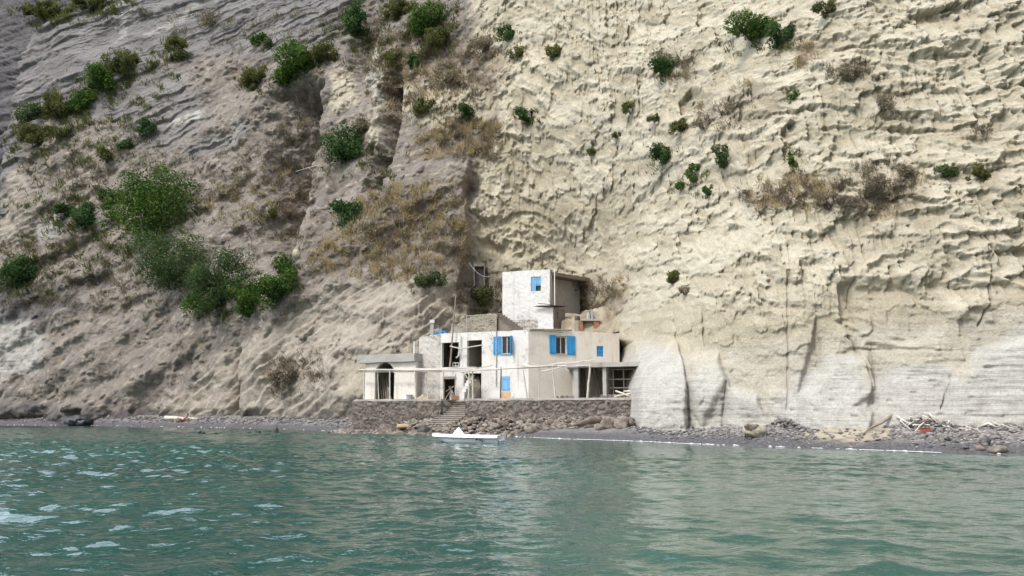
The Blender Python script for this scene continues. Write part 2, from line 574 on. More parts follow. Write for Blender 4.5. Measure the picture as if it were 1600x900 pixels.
def nominal(x, z):
    sh = x.shape
    x, z = x.ravel(), z.ravel()
    return (_tps(x, z) @ _w[:_K] + _w[_K] + _w[_K + 1] * x / _S + _w[_K + 2] * z / _S).reshape(sh)


# columns about one photo pixel wide, rows proportional to distance
_pxs = np.arange(-150, 1900, 1.25)
_ymid = np.interp(_pxs, [-160, 0, 200, 450, 600, 740, 850, 950, 1050, 1250, 1600, 1760, 1900], [140, 128, 118, 105, 92, 90, 88, 76, 66, 54.5, 46, 43, 41])
xs = (_pxs - 800) / F * _ymid
xs = np.concatenate([np.linspace(-150, xs[0] - .3, 60), xs, np.linspace(xs[-1] + .1, 75, 60)])
assert (np.diff(xs) > 0).all()
NX = len(xs)
hv = np.interp(xs, [-150, -110, -89, -60, -30, 0, 10, 20, 33, 50, 75], [150, 125, 86, 81, 71, 63, 57, 47, 39, 37, 37])
topf = np.interp(xs, [-150, -90, -50, -10, 10, 40], [1.0, 1.0, 1.02, 1.15, 1.35, 1.7])
NV = 640
vs = np.concatenate([np.linspace(-.03, 1.0, NV), np.linspace(1.0, 2.0, 24)[1:]])
NR = len(vs)
Z = np.where(vs[:, None] <= 1, vs[:, None] * hv[None, :], hv[None, :] * (1 + (vs[:, None] - 1) * (topf[None, :] - 1 + .03)))
X = np.repeat(xs[None, :], NR, 0)
# coarse evaluation of the spline, then linear interpolation along both axes
ci = np.unique(np.concatenate([np.arange(0, NX, 8), [NX - 1]])); ri = np.unique(np.concatenate([np.arange(0, NV, 8), [NV - 1]]))
Yc = nominal(X[np.ix_(ri, ci)], Z[np.ix_(ri, ci)])
tmp = np.stack([np.interp(np.arange(NX), ci, r) for r in Yc])
Ynom = np.stack([np.interp(np.arange(NV), ri, tmp[:, j]) for j in range(NX)], 1)
extra = Ynom[-1:, :] + (Z[NV:] - Z[NV - 1:NV]) * .30
Ynom = np.concatenate([Ynom, extra], 0)
Ynom = np.clip(Ynom, 20, 260)
PX, PY, PD = project(X, Ynom, Z)
yb = Ynom[int(NV * .42), :]
S = np.concatenate([[0], np.cumsum(np.hypot(np.diff(xs), .5 * np.diff(yb)))])
S = np.repeat(S[None, :], NR, 0).astype(np.float32)
Zf = Z.astype(np.float32)

# tilted height coordinate: the cream beds sink towards the near end of the cliff
Zs = ((Zf - 2) * (56.0 / np.interp(xs, [-60, 0, 10, 17, 27, 40], [80, 78, 62, 53, 46, 42]))[None, :]).astype(np.float32)
# wobble photo coordinates a little so that zone borders are ragged
wx = fbm(S * .18, Zf * .18, 4, 1) * 22 + fbm(S * .9, Zf * .9, 3, 2) * 9
wy = fbm(S * .18, Zf * .18, 4, 3) * 22 + fbm(S * .9, Zf * .9, 3, 4) * 9
QX, QY = PX + wx, PY + wy

# ------------------------------------------------------------------ rock zones
cream = poly_mask(QX, QY, [(700,-400),(740,60),(775,140),(760,235),(735,300),(742,420),(735,520),(900,560),(985,560),(985,800),(2600,800),(2600,-400)], 14)
cream = np.maximum(cream, .9 * poly_mask(QX, QY, [(640,120),(700,110),(790,150),(775,185),(690,205),(620,170)], 12))
cream = np.maximum(cream, .95 * line_mask(QX, QY, [(590,85),(595,140),(586,190),(590,215)], 13))
cream = np.maximum(cream, .8 * poly_mask(QX, QY, [(515,108),(555,110),(560,170),(520,180)], 8))
cream = np.maximum(cream, .55 * poly_mask(QX, QY, [(430,560),(480,500),(560,470),(700,450),(720,520),(560,620),(430,640)], 25))
white = poly_mask(QX * .6 + PX * .4, QY * .8 + PY * .2 + 16 * fbm(Zs * 1.6, S * .12, 3, 158), [(985,800),(985,562),(1010,548),(1060,552),(1075,575),(1130,558),(1150,600),(1200,625),(1235,590),(1262,570),(1300,548),(1335,552),(1350,600),(1375,575),(1470,568),(1490,590),(1520,545),(1600,505),(2500,480),(2500,800)], 16)
white = np.maximum(.78 * white, .34 * poly_mask(QX, QY, [(985,800),(985,545),(1130,540),(1600,490),(2500,470),(2500,800)], 16))
white *= cream
white = np.maximum(white, .75 * poly_mask(QX, QY, [(-200,505),(40,480),(70,520),(60,580),(-200,600)], 14))
white = np.maximum(white, .6 * poly_mask(QX, QY, [(45,345),(110,335),(115,365),(60,385)], 9))
grey = poly_mask(QX, QY, [(-300,330),(-300,-400),(560,-400),(560,40),(520,70),(480,70),(420,90),(330,80),(230,105),(190,190),(110,170),(60,180),(20,270),(0,340)], 16)
grey = np.maximum(grey, .8 * poly_mask(QX, QY, [(190,100),(300,120),(330,180),(280,240),(200,240)], 18))
grey = np.maximum(grey, .85 * poly_mask(QX, QY, [(290,245),(345,212),(390,190),(375,215),(310,262)], 5))
rill = poly_mask(QX, QY, [(245,640),(290,600),(345,560),(400,530),(470,470),(560,450),(620,425),(700,455),(710,520),(640,540),(560,560),(530,600),(520,660),(245,660)], 12)
rill = np.maximum(rill, .9 * poly_mask(QX, QY, [(0,300),(35,255),(60,300),(40,370),(0,390)], 8))
rill = np.maximum(rill, .9 * poly_mask(QX, QY, [(480,250),(500,250),(490,330),(470,400),(455,400)], 6))
rimlit_streak = np.maximum.reduce([poly_mask(QX, QY, [(252,210),(300,180),(322,168),(318,180),(270,205)], 3), poly_mask(QX, QY, [(300,232),(345,212),(380,186),(375,198),(330,232)], 3) * .4,  # pale rock streaks, and rim light on rock edges painted in
                             line_mask(QX, QY, [(200,-20),(185,30),(180,60)], 7) * .7, line_mask(QX, QY, [(300,5),(285,30),(240,55)], 7) * .6, line_mask(QX, QY, [(590,90),(588,130),(586,180)], 6) * .7])
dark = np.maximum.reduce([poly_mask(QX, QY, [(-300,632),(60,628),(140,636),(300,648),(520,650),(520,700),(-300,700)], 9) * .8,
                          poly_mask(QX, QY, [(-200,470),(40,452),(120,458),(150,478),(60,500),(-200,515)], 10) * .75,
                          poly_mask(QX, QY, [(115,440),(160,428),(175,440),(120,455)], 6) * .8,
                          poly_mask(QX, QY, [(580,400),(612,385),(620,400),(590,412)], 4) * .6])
band = np.where(PX < -5, 1, 0)
LIT = [([(480,410),(520,360),(560,315),(640,290),(720,285),(728,400),(700,430),(640,440),(560,440),(500,430)], 22, .5),
       ([(680,200),(760,185),(800,190),(780,235),(700,250),(660,240)], 14, .55),
       ([(600,60),(700,50),(780,60),(790,120),(760,160),(690,130),(640,160),(600,190),(570,150)], 22, .75),
       ([(1180,300),(1250,270),(1330,285),(1330,320),(1240,335),(1170,325)], 14, .45),
       ([(1290,290),(1350,250),(1430,265),(1440,300),(1390,340),(1310,335)], 14, .45),
       ([(1230,70),(1290,60),(1290,100),(1250,110)], 10, .6), ([(1080,140),(1180,140),(1230,170),(1170,200),(1090,200)], 14, .5),
       ([(1300,95),(1360,100),(1360,125),(1310,125)], 8, .5), ([(1020,80),(1080,70),(1100,120),(1030,140)], 12, .4),
       ([(870,440),(960,440),(980,470),(940,500),(880,490)], 10, .5)]
litter = np.zeros_like(S)
for pts, sf, k in LIT:
    litter = np.maximum(litter, k * poly_mask(QX, QY, pts, sf))
nb = fbm(S * .35, Zf * .5, 4, 9)
brown = 1 - np.maximum.reduce([cream, grey, rill])
litter = np.maximum(litter, brown * .55 * sstep(.05, .4, nb))
litter = np.maximum(litter, grey * .3 * sstep(.15, .45, nb))
litter = litter * sstep(-.25, .25, fbm(S * .6, Zf * .8, 4, 11) + .12)

# ------------------------------------------------------------------ relief (metres towards the sea)
D = np.zeros_like(S)
scal = np.clip(cream * (1 - white), 0, 1)
lowwall = poly_mask(QX, QY, [(990,560),(1010,470),(1090,480),(1230,470),(1320,440),(1470,445),(1480,520),(1600,450),(1900,440),(1900,640),(990,640)], 22)
crust = np.clip(scal * (1 - .8 * lowwall), 0, 1)
# big undulation everywhere
D += fbm(S * .055, Zf * .07, 4, 20) * 1.9 * (1 - .6 * lowwall) * (1 - .55 * white)
D += fbm(S * .22, Zf * .26, 4, 21) * (.75 - .35 * cream) * (1 - .6 * np.maximum(lowwall, white))
# eroded crust: scalloped hollows with overhanging rims
w1 = fbm(S * .4, Zs * .4, 4, 30); w2 = fbm(S * .4, Zs * .4, 4, 31)


def scallop(sx, sz, warp, seed, deep):
    f1, f2, dz, h = worley(S / sx + w1 * warp, Zs / sz + w2 * warp, seed)
    edge = np.clip((f2 - f1) / .22, 0, 1)
    bowl = -deep * (.55 + .9 * h) * sstep(0, 1, (f2 - f1) / .55) * sstep(-.55, .40, dz)
    lip = deep * .38 * (1 - edge) ** 2
    return bowl + lip


gate = sstep(-.35, .25, fbm(S * .10, Zf * .14, 3, 40))


def plates(n, thr, h, up):
    # ragged crust plates: sharp undersides, tops that slope back over `up` rows
    m = sstep(thr, thr + .07, n)
    o = m.copy()
    for k_ in range(1, up):
        o = np.maximum(o, np.roll(m, k_, 0) * (1 - k_ / up))
    return o * h


rag = fbm(S * 1.3, Zs * 1.7, 4, 141, .6)
big_m = crust.copy()
busy = sstep(-.22, .18, fbm(S * .085 + .3 * w1, Zs * .12, 3, 152))
crust = crust * (.16 + .58 * busy)
D += crust * (plates(fbm(S * .20, Zs * .34, 3, 142) + .26 * rag, .10, .42, 16) + plates(fbm(S * .42, Zs * .75, 3, 144) + .34 * rag, .16, .26, 11) + plates(fbm(S * .9, Zs * 1.6, 3, 146) + .40 * rag, .22, .13, 7) * sstep(-.2, .2, fbm(S * .18, Zs * .22, 3, 147)))
crustm = np.clip(big_m * np.maximum(plates(fbm(S * .20, Zs * .34, 3, 142) + .26 * rag, .10, 1, 14), .8 * plates(fbm(S * .42, Zs * .75, 3, 144) + .34 * rag, .16, 1, 10)), 0, 1)
# vertical flutes hang below the plate edges
pm = np.maximum(sstep(.10, .17, fbm(S * .20, Zs * .34, 3, 142) + .26 * rag), sstep(.16, .23, fbm(S * .42, Zs * .75, 3, 144) + .34 * rag))
below = np.zeros_like(pm)
for k_ in range(2, 26, 2):
    below = np.maximum(below, np.roll(pm, -k_, 0) * (1 - k_ / 26))
below = below * (1 - pm)
fl_ = np.abs(fbm(S * 1.5 + w1 * .25, Zs * .06, 3, 159)) * 2.2 - .5
D += np.clip(scal * (1 - .7 * lowwall), 0, 1) * below * (fl_ * .34 - .10)
D += lowwall * scal * plates(fbm(S * .36, Zs * .8, 3, 148) + .3 * rag, .30, .22, 8)
rib = 1 - np.abs(fbm(S * 1.5 + w1 * .35, Zs * .10, 3, 149)) * 2.4
D += scal * (1 - .75 * lowwall) * np.clip(rib, -.4, 1) * .24 * sstep(-.15, .25, fbm(S * .13, Zs * .13, 3, 151)) * (1 - .5 * busy)
big_ = scal * (1 - .8 * lowwall)
D += big_ * (scallop(9.0, 5.0, .9, 1, .48) + .6 * plates(fbm(S * .13, Zs * .26, 3, 155) + .22 * rag, .10, .8, 20))
D += crust * ( (.3 + .7 * gate) * scallop(2.3, 1.25, .9, 2, .07) + scallop(.95, .5, .8, 3, .07) * sstep(.0, .35, fbm(S * .22, Zf * .3, 3, 41)))
D += np.clip(scal, 0, 1) * lowwall * gate * scallop(4.5, 2.0, 1.0, 4, .22)
flute = fbm(S * 2.3 + w1 * .6, Zs * .16, 3, 45)
D += crust * flute * .11 * sstep(-.1, .3, fbm(S * .15, Zf * .2, 3, 46)) + lowwall * scal * flute * .03
D += crust * fbm(S * 1.6, Zf * 2.4, 4, 47) * .13 * sstep(-.1, .3, fbm(S * .25, Zf * .35, 3, 48))
# brown talus
talus = np.clip(brown + .5 * litter, 0, 1)
D += talus * (fbm(S * .16, Zf * .14, 4, 49) * 1.5 + fbm(S * .6, Zf * .65, 4, 50) * .34 + fbm(S * 1.7, Zf * 2.0, 3, 51, .6, True) * .15)
f1, f2, dz, h = worley(S * .8 + w1, Zf * 1.1 + w2, 6)
ribs = np.tanh(fbm((Zf - .5 * S + w1) * .16, S * .03, 3, 157) * 4)
D += talus * ribs * .75
D += talus * sstep(.55, .15, f1) * (h > .75) * .3
# layered ash, layers rising to the right
wl = Zf - .33 * S + w1 * 1.2
lay = fbm(wl * .42, S * .02, 3, 60); lay2 = fbm(wl * 1.6, S * .06, 3, 61)
D += grey * (np.tanh(lay * 4) * .55 + np.tanh(lay2 * 3) * .14 + fbm(S * .12, Zf * .06, 3, 62) * 1.2 + fbm(S * 1.5, Zf * 2, 3, 63) * .10)
# diagonal rills
wr = (Zf - .62 * S) * .7 + w1 * .7 + fbm(S * .1, Zf * .1, 2, 72) * 1.0
saw = wr - np.floor(wr)
amp = .4 + .75 * sstep(-.25, .35, fbm(S * .25, Zf * .25, 3, 70))
D += rill * (np.where(saw < .78, saw / .78, (1 - saw) / .22) - .5) * .52 * amp
D += rill * fbm(S * 1.2, Zf * 1.4, 4, 71) * .10
# pale lower wall: fine bedding and joints
bed = fbm(Zs * 4.2 + w1 * .25, S * .12, 4, 75, .65)
D += white * (bed * .12 - .10 * sstep(.22, .42, fbm(Zs * 3.1 + w1 * .2, S * .35, 3, 77))) + lowwall * scal * fbm(Zs * 2.4 + w1 * .3, S * .12, 3, 76) * .055
f1, f2, dz, h = worley(S * .9, Zs * 1.9, 8)
D -= white * sstep(.25, .08, f1) * (h > .72) * .16

# modelled features: outline, soft edge, metres (positive stands out)
FEAT = [
 ([(545,60),(575,0),(595,30),(575,110),(545,120)], 10, -2.0),
 ([(490,232),(512,232),(520,300),(490,380),(462,405),(470,330)], 8, 1.8),
 ([(250,642),(350,642),(350,655),(250,655)], 5, -.4),
 ([(395,540),(420,520),(420,640),(372,650)], 9, .9),
 ([(520,560),(560,545),(585,560),(560,610),(520,610)], 9, -1.0),
 ([(988,665),(992,600),(1010,555),(1055,535),(1066,570),(1078,765),(985,765)], 9, 1.4),
 ([(1082,665),(1072,560),(1120,555),(1133,600),(1130,765),(1082,765)], 11, 1.0), ([(1100,650),(1128,600),(1134,640),(1128,668),(1100,668)], 9, -.45),
 ([(1134,668),(1140,610),(1180,620),(1210,668),(1210,765),(1134,765)], 11, .9),
 ([(1250,612),(1262,560),(1278,500),(1286,520),(1282,580),(1268,612)], 8, -.6),
 ([(1250,665),(1252,620),(1300,560),(1350,560),(1362,600),(1350,760),(1250,760)], 10, .7),
 ([(1335,632),(1362,612),(1372,626),(1350,650)], 7, -.4),
 ([(1360,540),(1400,545),(1400,590),(1370,600)], 8, -.45),

 ([(1490,660),(1480,600),(1540,545),(1700,510),(1700,765),(1490,765)], 9, .9),
 ([(1320,445),(1470,440),(1480,500),(1440,545),(1340,545),(1315,500)], 12, -.5),
 ([(1308,445),(1335,440),(1338,505),(1315,505)], 4, -.35),
 ([(1065,160),(1085,140),(1110,150),(1105,185),(1065,182)], 5, -1.5), ([(1222,205),(1246,188),(1242,222),(1224,238)], 9, -1.0), ([(1165,245),(1195,235),(1185,262),(1165,270)], 8, -.7),
 ([(1120,30),(1170,70),(1160,130),(1120,140)], 10, -.7),
 ([(640,135),(700,120),(780,150),(770,165),(650,180)], 8, .9), 
 ([(455,470),(520,440),(620,420),(700,450),(700,490),(560,500)], 14, .6),
 ([(-60,650),(-60,628),(120,630),(120,652)], 6, .9), ([(105,640),(135,640),(135,652),(105,652)], 4, -1.4),
 ([(20,340),(0,265),(40,250),(62,300),(40,360)], 8, .9), ([(115,440),(165,425),(180,445),(120,460)], 5, -.8),
 ([(738,412),(759,412),(759,450),(738,450)], 2.5, -1.6),
]
alc = poly_mask(PX + wx * .3, PY + wy * .3, [(742,225),(1000,120),(1000,540),(740,540),(730,470),(716,450),(722,410),(737,360),(722,300)], 4)
D -= (alc * 2.8 * (1 - sstep(750, 900, PX)) * sstep(225, 300, PY + wy * .5)).astype(np.float32)
for ey, ex, wd_, dp, ya, yb_ in (([110, 230, 330, 400, 440], [502, 497, 478, 462, 440], 85, 11.0, (105, 150), (395, 450)), ([100, 230, 330, 360], [632, 613, 590, 580], 40, 5.5, (95, 140), (310, 360)), ([-20, 60, 130], [600, 585, 560], 45, 3.5, (-40, -20), (90, 140)), ([540, 600, 650], [374, 372, 371], 24, 1.6, (535, 550), (700, 720))):
    xe = np.interp(PY, ey, ex) + wx * .35
    m_ = np.clip((PX - (xe - wd_)) / wd_, 0, 1) * (1 - sstep(-1, 5, PX - xe)) * sstep(*ya, PY) * (1 - sstep(*yb_, PY))
    D -= (m_ ** 1.3 * dp).astype(np.float32)
# behind the porch the rock stands back from the buttress
D -= (poly_mask(PX, PY, [(870,528),(988,535),(995,570),(994,690),(870,690)], 4) * 7.5).astype(np.float32)
for pts, sf, k in FEAT:
    m = poly_mask(PX + wx * .25, PY + wy * .25, pts, sf)
    D += (m * k).astype(np.float32)
for pts, w, k in [([(1056,520),(1062,560),(1070,600),(1077,668)], 2.6, -.6), ([(1087,445),(1098,490),(1102,540)], 2.2, -.6), ([(1050,440),(1056,520)], 2.2, -.4), ([(1132,598),(1128,668)], 2.4, -.4),
                  ([(1228,380),(1229,500),(1231,640)], 1.8, -.25), ([(1285,530),(1278,590)], 2, -.3), ([(1325,525),(1345,555),(1360,610)], 2.4, -.5), ([(1335,420),(1332,480)], 2, -.4), ([(1548,400),(1546,470),(1530,510)], 2.4, -.5),
                  ([(1482,590),(1474,640)], 2, -.35), ([(1050,330),(1035,390),(1028,430)], 2.4, -.5), ([(1524,320),(1545,390)], 2, -.4), ([(1320,545),(1440,548),(1520,550)], 1.5, -.18), ([(1075,640),(1092,668)], 2, -.25)]:
    D += line_mask(PX + wx * .2, PY + wy * .2, pts, w * .8) * k * .6
# the headland ends at the far left, the cliff well behind has its shade painted dark
far = 1 - poly_mask(PX + wx * .35, PY + wy * .35, [(-4,270),(2,215),(14,180),(20,130),(28,75),(50,40),(70,30),(110,18),(150,-10),(200,-400),(3000,-400),(3000,2000),(-600,2000),(-600,620),(-60,560),(-8,330)], 5)
D -= far * 30
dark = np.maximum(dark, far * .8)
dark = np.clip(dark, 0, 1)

Y = Ynom - D
# keep the rock out of the rooms behind the terrace
zones = np.stack([cream, white, grey, litter], -1)
zones_b = np.stack([dark, np.clip(rill, 0, 1), np.clip(rimlit_streak, 0, 1), crustm], -1)
# plateau behind the top edge
Y[-6:] += (np.arange(6)[:, None] * 9.0) ** 1.0
Z[-6:] = Z[-7:-6] + np.arange(6)[:, None] * .8
me = mesh_np('cliff', np.stack([X, Y, Z], -1).reshape(-1, 3), grid_faces(NR, NX), 4)
attr_color(me, 'zones', np.clip(zones, 0, 1).reshape(-1, 4)); attr_color(me, 'zones_b', np.clip(zones_b, 0, 1).reshape(-1, 4))
attr_float(me, 'bed_height', Zs.ravel()); attr_float(me, 'run', S.ravel())
cliff = link('cliff', me, M['rock'], smooth=True)
tag(cliff, 'tall cliff of cream and grey brown volcanic rock above the shore', kind='structure')

# lookup: photo pixel -> nearest visible point of the cliff
V3 = np.stack([X, Y, Z], -1)
nrm = np.cross(np.gradient(V3, axis=1), np.gradient(V3, axis=0)); nrm /= np.linalg.norm(nrm, axis=-1, keepdims=True) + 1e-9
PX, PY, PD = project(X, Y, Z)
CELL = 3
gx = np.floor((PX + 150) / CELL).astype(int); gy = np.floor((PY + 150) / CELL).astype(int)
GW, GH = 640, 340
ok = ((gx >= 0) & (gx < GW) & (gy >= 0) & (gy < GH)).ravel()
idx = np.nonzero(ok)[0]
key = gy.ravel()[idx] * GW + gx.ravel()[idx]
order = np.lexsort((-PD.ravel()[idx], key))     # farthest first, nearest last
look = np.full(GW * GH, -1)
look[key[order]] = idx[order]
look = look.reshape(GH, GW)
for _ in range(4):
    m = look < 0
    for sh in ((0, 1), (0, -1), (1, 0), (-1, 0)):
        r = np.roll(look, sh, (0, 1)); look = np.where((look < 0) & (r >= 0), r, look)
V3f = V3.reshape(-1, 3); Nf = nrm.reshape(-1, 3)


def pick(px, py):
    i = look[int(np.clip((py + 150) // CELL, 0, GH - 1)), int(np.clip((px + 150) // CELL, 0, GW - 1))]
    return V3f[i], Nf[i]


def pick_many(px, py):
    i = look[np.clip((py + 150) // CELL, 0, GH - 1).astype(int), np.clip((px + 150) // CELL, 0, GW - 1).astype(int)]
    return V3f[i], Nf[i]
#WATER
# ------------------------------------------------------------------ shore
_wl = [(-160,661),(0,664),(140,665),(300,667.5),(450,671),(540,675),(620,677),(680,680),(800,683),(880,686),(1000,690),(1060,693),(1200,698),(1400,705),(1500,709),(1600,711),(1800,716)]
WL = np.array([[*at_z(a, b, 0)][:2] for a, b in _wl])


def shore_y(x): return np.interp(x, WL[:, 0], WL[:, 1])


_cb = np.array([[*at(a, b, c)] for a, b, c in [(-160,655,124),(0,652,116),(140,655,108.5),(300,655,100),(450,655,88.5),(550,650,80),(620,655,72.2),(720,655,69.2),(900,655,65),(985,660,62),(1000,668,58.5),(1100,668,55),(1250,668,50),(1400,665,46.5),(1600,665,43),(1800,665,39)]])
def foot_y(x): return np.interp(x, _cb[:, 0], _cb[:, 1])


bx = np.arange(-100, 48, .16); bt = np.concatenate([np.linspace(-12, -.5, 14), np.linspace(-.4, 9, 70), np.linspace(9.4, 22, 16)])
BX = np.repeat(bx[None, :], len(bt), 0)
sy = shore_y(bx); fy = foot_y(bx); wid = np.maximum(fy - sy, 1.5)
zf = np.interp(bx, [-70, -30, -14, -12, 8, 10, 17, 25, 35], [.85, .9, 1.0, 1.15, 1.2, .75, .95, 1.1, 1.2])
edgew = perlin(bx * .35, bx * 0, 5) * .5 + perlin(bx * 1.4, bx * 0, 6) * .2
BT = np.repeat(bt[:, None], len(bx), 1)
u = np.clip(BT / wid[None, :], -6, 1.6)
BZ = np.where(u > 0, zf[None] * (.35 * u + .65 * u ** .75 * np.sign(np.maximum(u, 0))), BT * .16)
BY = sy[None] + BT + edgew[None] * .6
BZ = BZ + fbm(BX * .8, BY * .8, 4, 80) * .10 * np.clip(u * 3, 0, 1) + fbm(BX * 3, BY * 3, 2, 81) * .03
me = mesh_np('beach', np.stack([BX, BY, BZ], -1).reshape(-1, 3), grid_faces(*BX.shape), 4)
attr_float(me, 'wet', (1 - sstep(.25, .75, BZ + fbm(BX * .5, BY * .5, 3, 82) * .25)).ravel())
bpx, bpy_, _ = project(BX, BY, BZ)
sand = np.maximum(poly_mask(bpx, bpy_, [(1240,662),(1400,655),(1400,682),(1330,692),(1250,682)], 8), .35 * poly_mask(bpx, bpy_, [(1400,660),(1700,655),(1700,690),(1560,688),(1400,684)], 10))
attr_float(me, 'sand', (sand * sstep(-.5, .1, fbm(BX * 1.2, BY * 1.2, 3, 83))).ravel())
tag(link('beach', me, M['beach'], smooth=True), 'narrow beach of dark pebbles at the foot of the cliff', kind='structure')


def beach_z(x, y):
    sy_ = shore_y(x) + np.interp(x, bx, edgew) * .6; t = y - sy_; w = np.maximum(foot_y(x) - shore_y(x), 1.5)
    u = np.clip(t / w, -6, 1.6)
    zz = np.interp(x, [-70, -30, -14, -12, 8, 10, 17, 25, 35], [.85, .9, 1.0, 1.15, 1.2, .75, .95, 1.1, 1.2])
    return np.where(u > 0, zz * (.35 * u + .65 * np.maximum(u, 0) ** .75), t * .16)


# seabed under everything, out to the horizon
m = MB(); m.add([(-2500, -2500, -4.5), (2500, -2500, -4.5), (2500, 2500, -4.5), (-2500, 2500, -4.5)], [(0, 1, 2, 3)])
tag(m.build('seabed', M['beach']), 'seabed under the water', kind='structure')

# ------------------------------------------------------------------ water with modelled waves
ax = np.concatenate([-np.geomspace(2500, 82, 25), np.arange(-80, -24, .20), np.arange(-24, 24, .10), np.arange(24, 44, .2), np.geomspace(46, 2500, 25)])
ay = np.concatenate([-np.geomspace(2500, 10, 20), np.arange(-8, 6, .7), np.arange(6, 30, .075), np.arange(30, 60, .12), np.arange(60, 130, .25), [135, 160, 260]])
WX, WY = np.meshgrid(ax, ay)
WX = WX.astype(np.float32); WY = WY.astype(np.float32)
H = np.zeros_like(WX)
rw = np.random.default_rng(21)
for i in range(60):
    lam = .26 * (9.0 ** (rw.random()))
    th = R(78) + rw.normal() * R(48)
    k = 2 * np.pi / lam
    a = .0056 * lam ** 0.95 * (.6 + .8 * rw.random())
    ph = k * (WX * math.cos(th) + WY * math.sin(th)) + rw.random() * 6.28
    ph += perlin(WX * .3 / lam, WY * .3 / lam, 90 + i) * 2.2
    s_ = np.sin(ph)
    H += a * (s_ + .28 * (s_ * s_ - .5))
gust = .75 + .5 * np.clip(perlin(WX * .05, WY * .07, 140), -1, 1)
dist = np.hypot(WX, WY)
calm = sstep(0, 3.0, shore_y(WX) - WY) * .85 + .15
fade = 1 - sstep(70, 140, dist)
for lam, th, a, ph0 in ((3.4, 1.2, .010, 0), (4.6, 1.55, .014, 2), (2.7, 1.9, .008, 4), (6.1, .9, .015, 1)):
    H += a * np.sin(2 * np.pi / lam * (WX * math.cos(th) + WY * math.sin(th)) + ph0 + 2.5 * perlin(WX * .06, WY * .06, int(lam * 10)))
H = H * gust * calm * fade * np.interp(WX, [-12, 6], [1.1, .68])
me = mesh_np('water', np.stack([WX, WY, H], -1).reshape(-1, 3), grid_faces(*WX.shape), 4)
attr_float(me, 'shallow', (1 - sstep(.2, 9, shore_y(WX) - WY)).ravel() * (np.interp(WX.ravel(), [-20, 0, 10], [.35, .7, 1])))
tag(link('water', me, M['water'], smooth=True), 'green sea water with small choppy waves', kind='structure')

# broken white wash along the shore
fm_v = []; fm_f = []
def wash(x0, x1, w, keep, seed):
    xx = np.arange(x0, x1, .07)
    c = shore_y(xx) + np.interp(xx, bx, edgew) * .6 - .12
    g = perlin(xx * .55, xx * 0, seed); g2 = perlin(xx * 3.3, xx * 0, seed + 1); g3 = perlin(xx * 9, xx * 0, seed + 2)
    hw = w * np.clip(.8 * g + keep + .75 * g2 + .6 * g3, 0, 1.2)
    oy = g2 * .12
    for i in range(len(xx) - 1):
        if hw[i] < .02 and hw[i + 1] < .02: continue
        n = len(fm_v)
        for j in (i, i + 1):
            hz = -.045 + .10 * max(0, g3[j] + .6 * g2[j])
            fm_v.extend([(xx[j], c[j] + oy[j] - hw[j], .02), (xx[j], c[j] + oy[j] - hw[j] * .3, hz + .06), (xx[j], c[j] + oy[j] + hw[j] * 1.6, .035)])
        fm_f.extend([(n, n + 3, n + 4, n + 1), (n + 1, n + 4, n + 5, n + 2)])
wash(.5, 11, .20, .42, 150); wash(11, 20, .17, .22, 154); wash(20, 26, .12, -.2, 158); wash(-16, .5, .14, -.1, 162); wash(-70, -16, .2, -.4, 166)
me = bpy.data.meshes.new('foam'); me.from_pydata(fm_v, [], fm_f); me.update()
tag(link('foam', me, M['foam'], smooth=True), 'broken white wash where small waves meet the beach', kind='stuff')
#LIGHT
# ------------------------------------------------------------------ light
SUN_AZ, SUN_EL = 222.0, 54.0          # compass style, clockwise from +Y
sd = bpy.data.lights.new('sun', 'SUN'); sd.energy = 1.8; sd.angle = R(9.0); sd.color = (1.0, .955, .885)
so = bpy.data.objects.new('sun', sd); COL.objects.link(so)
tov = Vector((math.sin(R(SUN_AZ)) * math.cos(R(SUN_EL)), math.cos(R(SUN_AZ)) * math.cos(R(SUN_EL)), math.sin(R(SUN_EL))))
so.rotation_euler = tov.to_track_quat('Z', 'Y').to_euler()
so.location = (-40, -20, 60)
W = bpy.data.worlds.new('World'); SC.world = W; W.use_nodes = True
nt = W.node_tree; nt.nodes.clear()
sky = nt.nodes.new('ShaderNodeTexSky'); sky.sky_type = 'NISHITA'; sky.sun_disc = False
sky.sun_elevation = R(SUN_EL); sky.sun_rotation = R(SUN_AZ); sky.dust_density = 3.0; sky.air_density = 1.0
bg = nt.nodes.new('ShaderNodeBackground'); bg.inputs[1].default_value = .14
wo = nt.nodes.new('ShaderNodeOutputWorld')
hs = nt.nodes.new('ShaderNodeHueSaturation'); hs.inputs['Saturation'].default_value = .55
nt.links.new(sky.outputs[0], hs.inputs['Color']); tc = nt.nodes.new('ShaderNodeTexCoord'); mp = nt.nodes.new('ShaderNodeMapping'); mp.inputs['Scale'].default_value = (1.4, 1.4, 2.6)
cl = nt.nodes.new('ShaderNodeTexNoise'); cl.inputs['Scale'].default_value = 1.6; cl.inputs['Detail'].default_value = 6; cl.inputs['Roughness'].default_value = .6
mr = nt.nodes.new('ShaderNodeMapRange'); mr.interpolation_type = 'SMOOTHSTEP'; mr.inputs[1].default_value = .40; mr.inputs[2].default_value = .60
sx_ = nt.nodes.new('ShaderNodeSeparateXYZ'); nt.links.new(tc.outputs['Generated'], sx_.inputs[0])
ma = nt.nodes.new('ShaderNodeMath'); ma.operation = 'MULTIPLY_ADD'; ma.inputs[1].default_value = .22; nt.links.new(sx_.outputs['Y'], ma.inputs[0]); nt.links.new(cl.outputs[0], ma.inputs[2])
mx = nt.nodes.new('ShaderNodeMix'); mx.data_type = 'RGBA'; mx.inputs[7].default_value = (13.5, 15.0, 17.2, 1)
nt.links.new(tc.outputs['Generated'], mp.inputs[0]); nt.links.new(mp.outputs[0], cl.inputs['Vector']); nt.links.new(ma.outputs[0], mr.inputs[0])
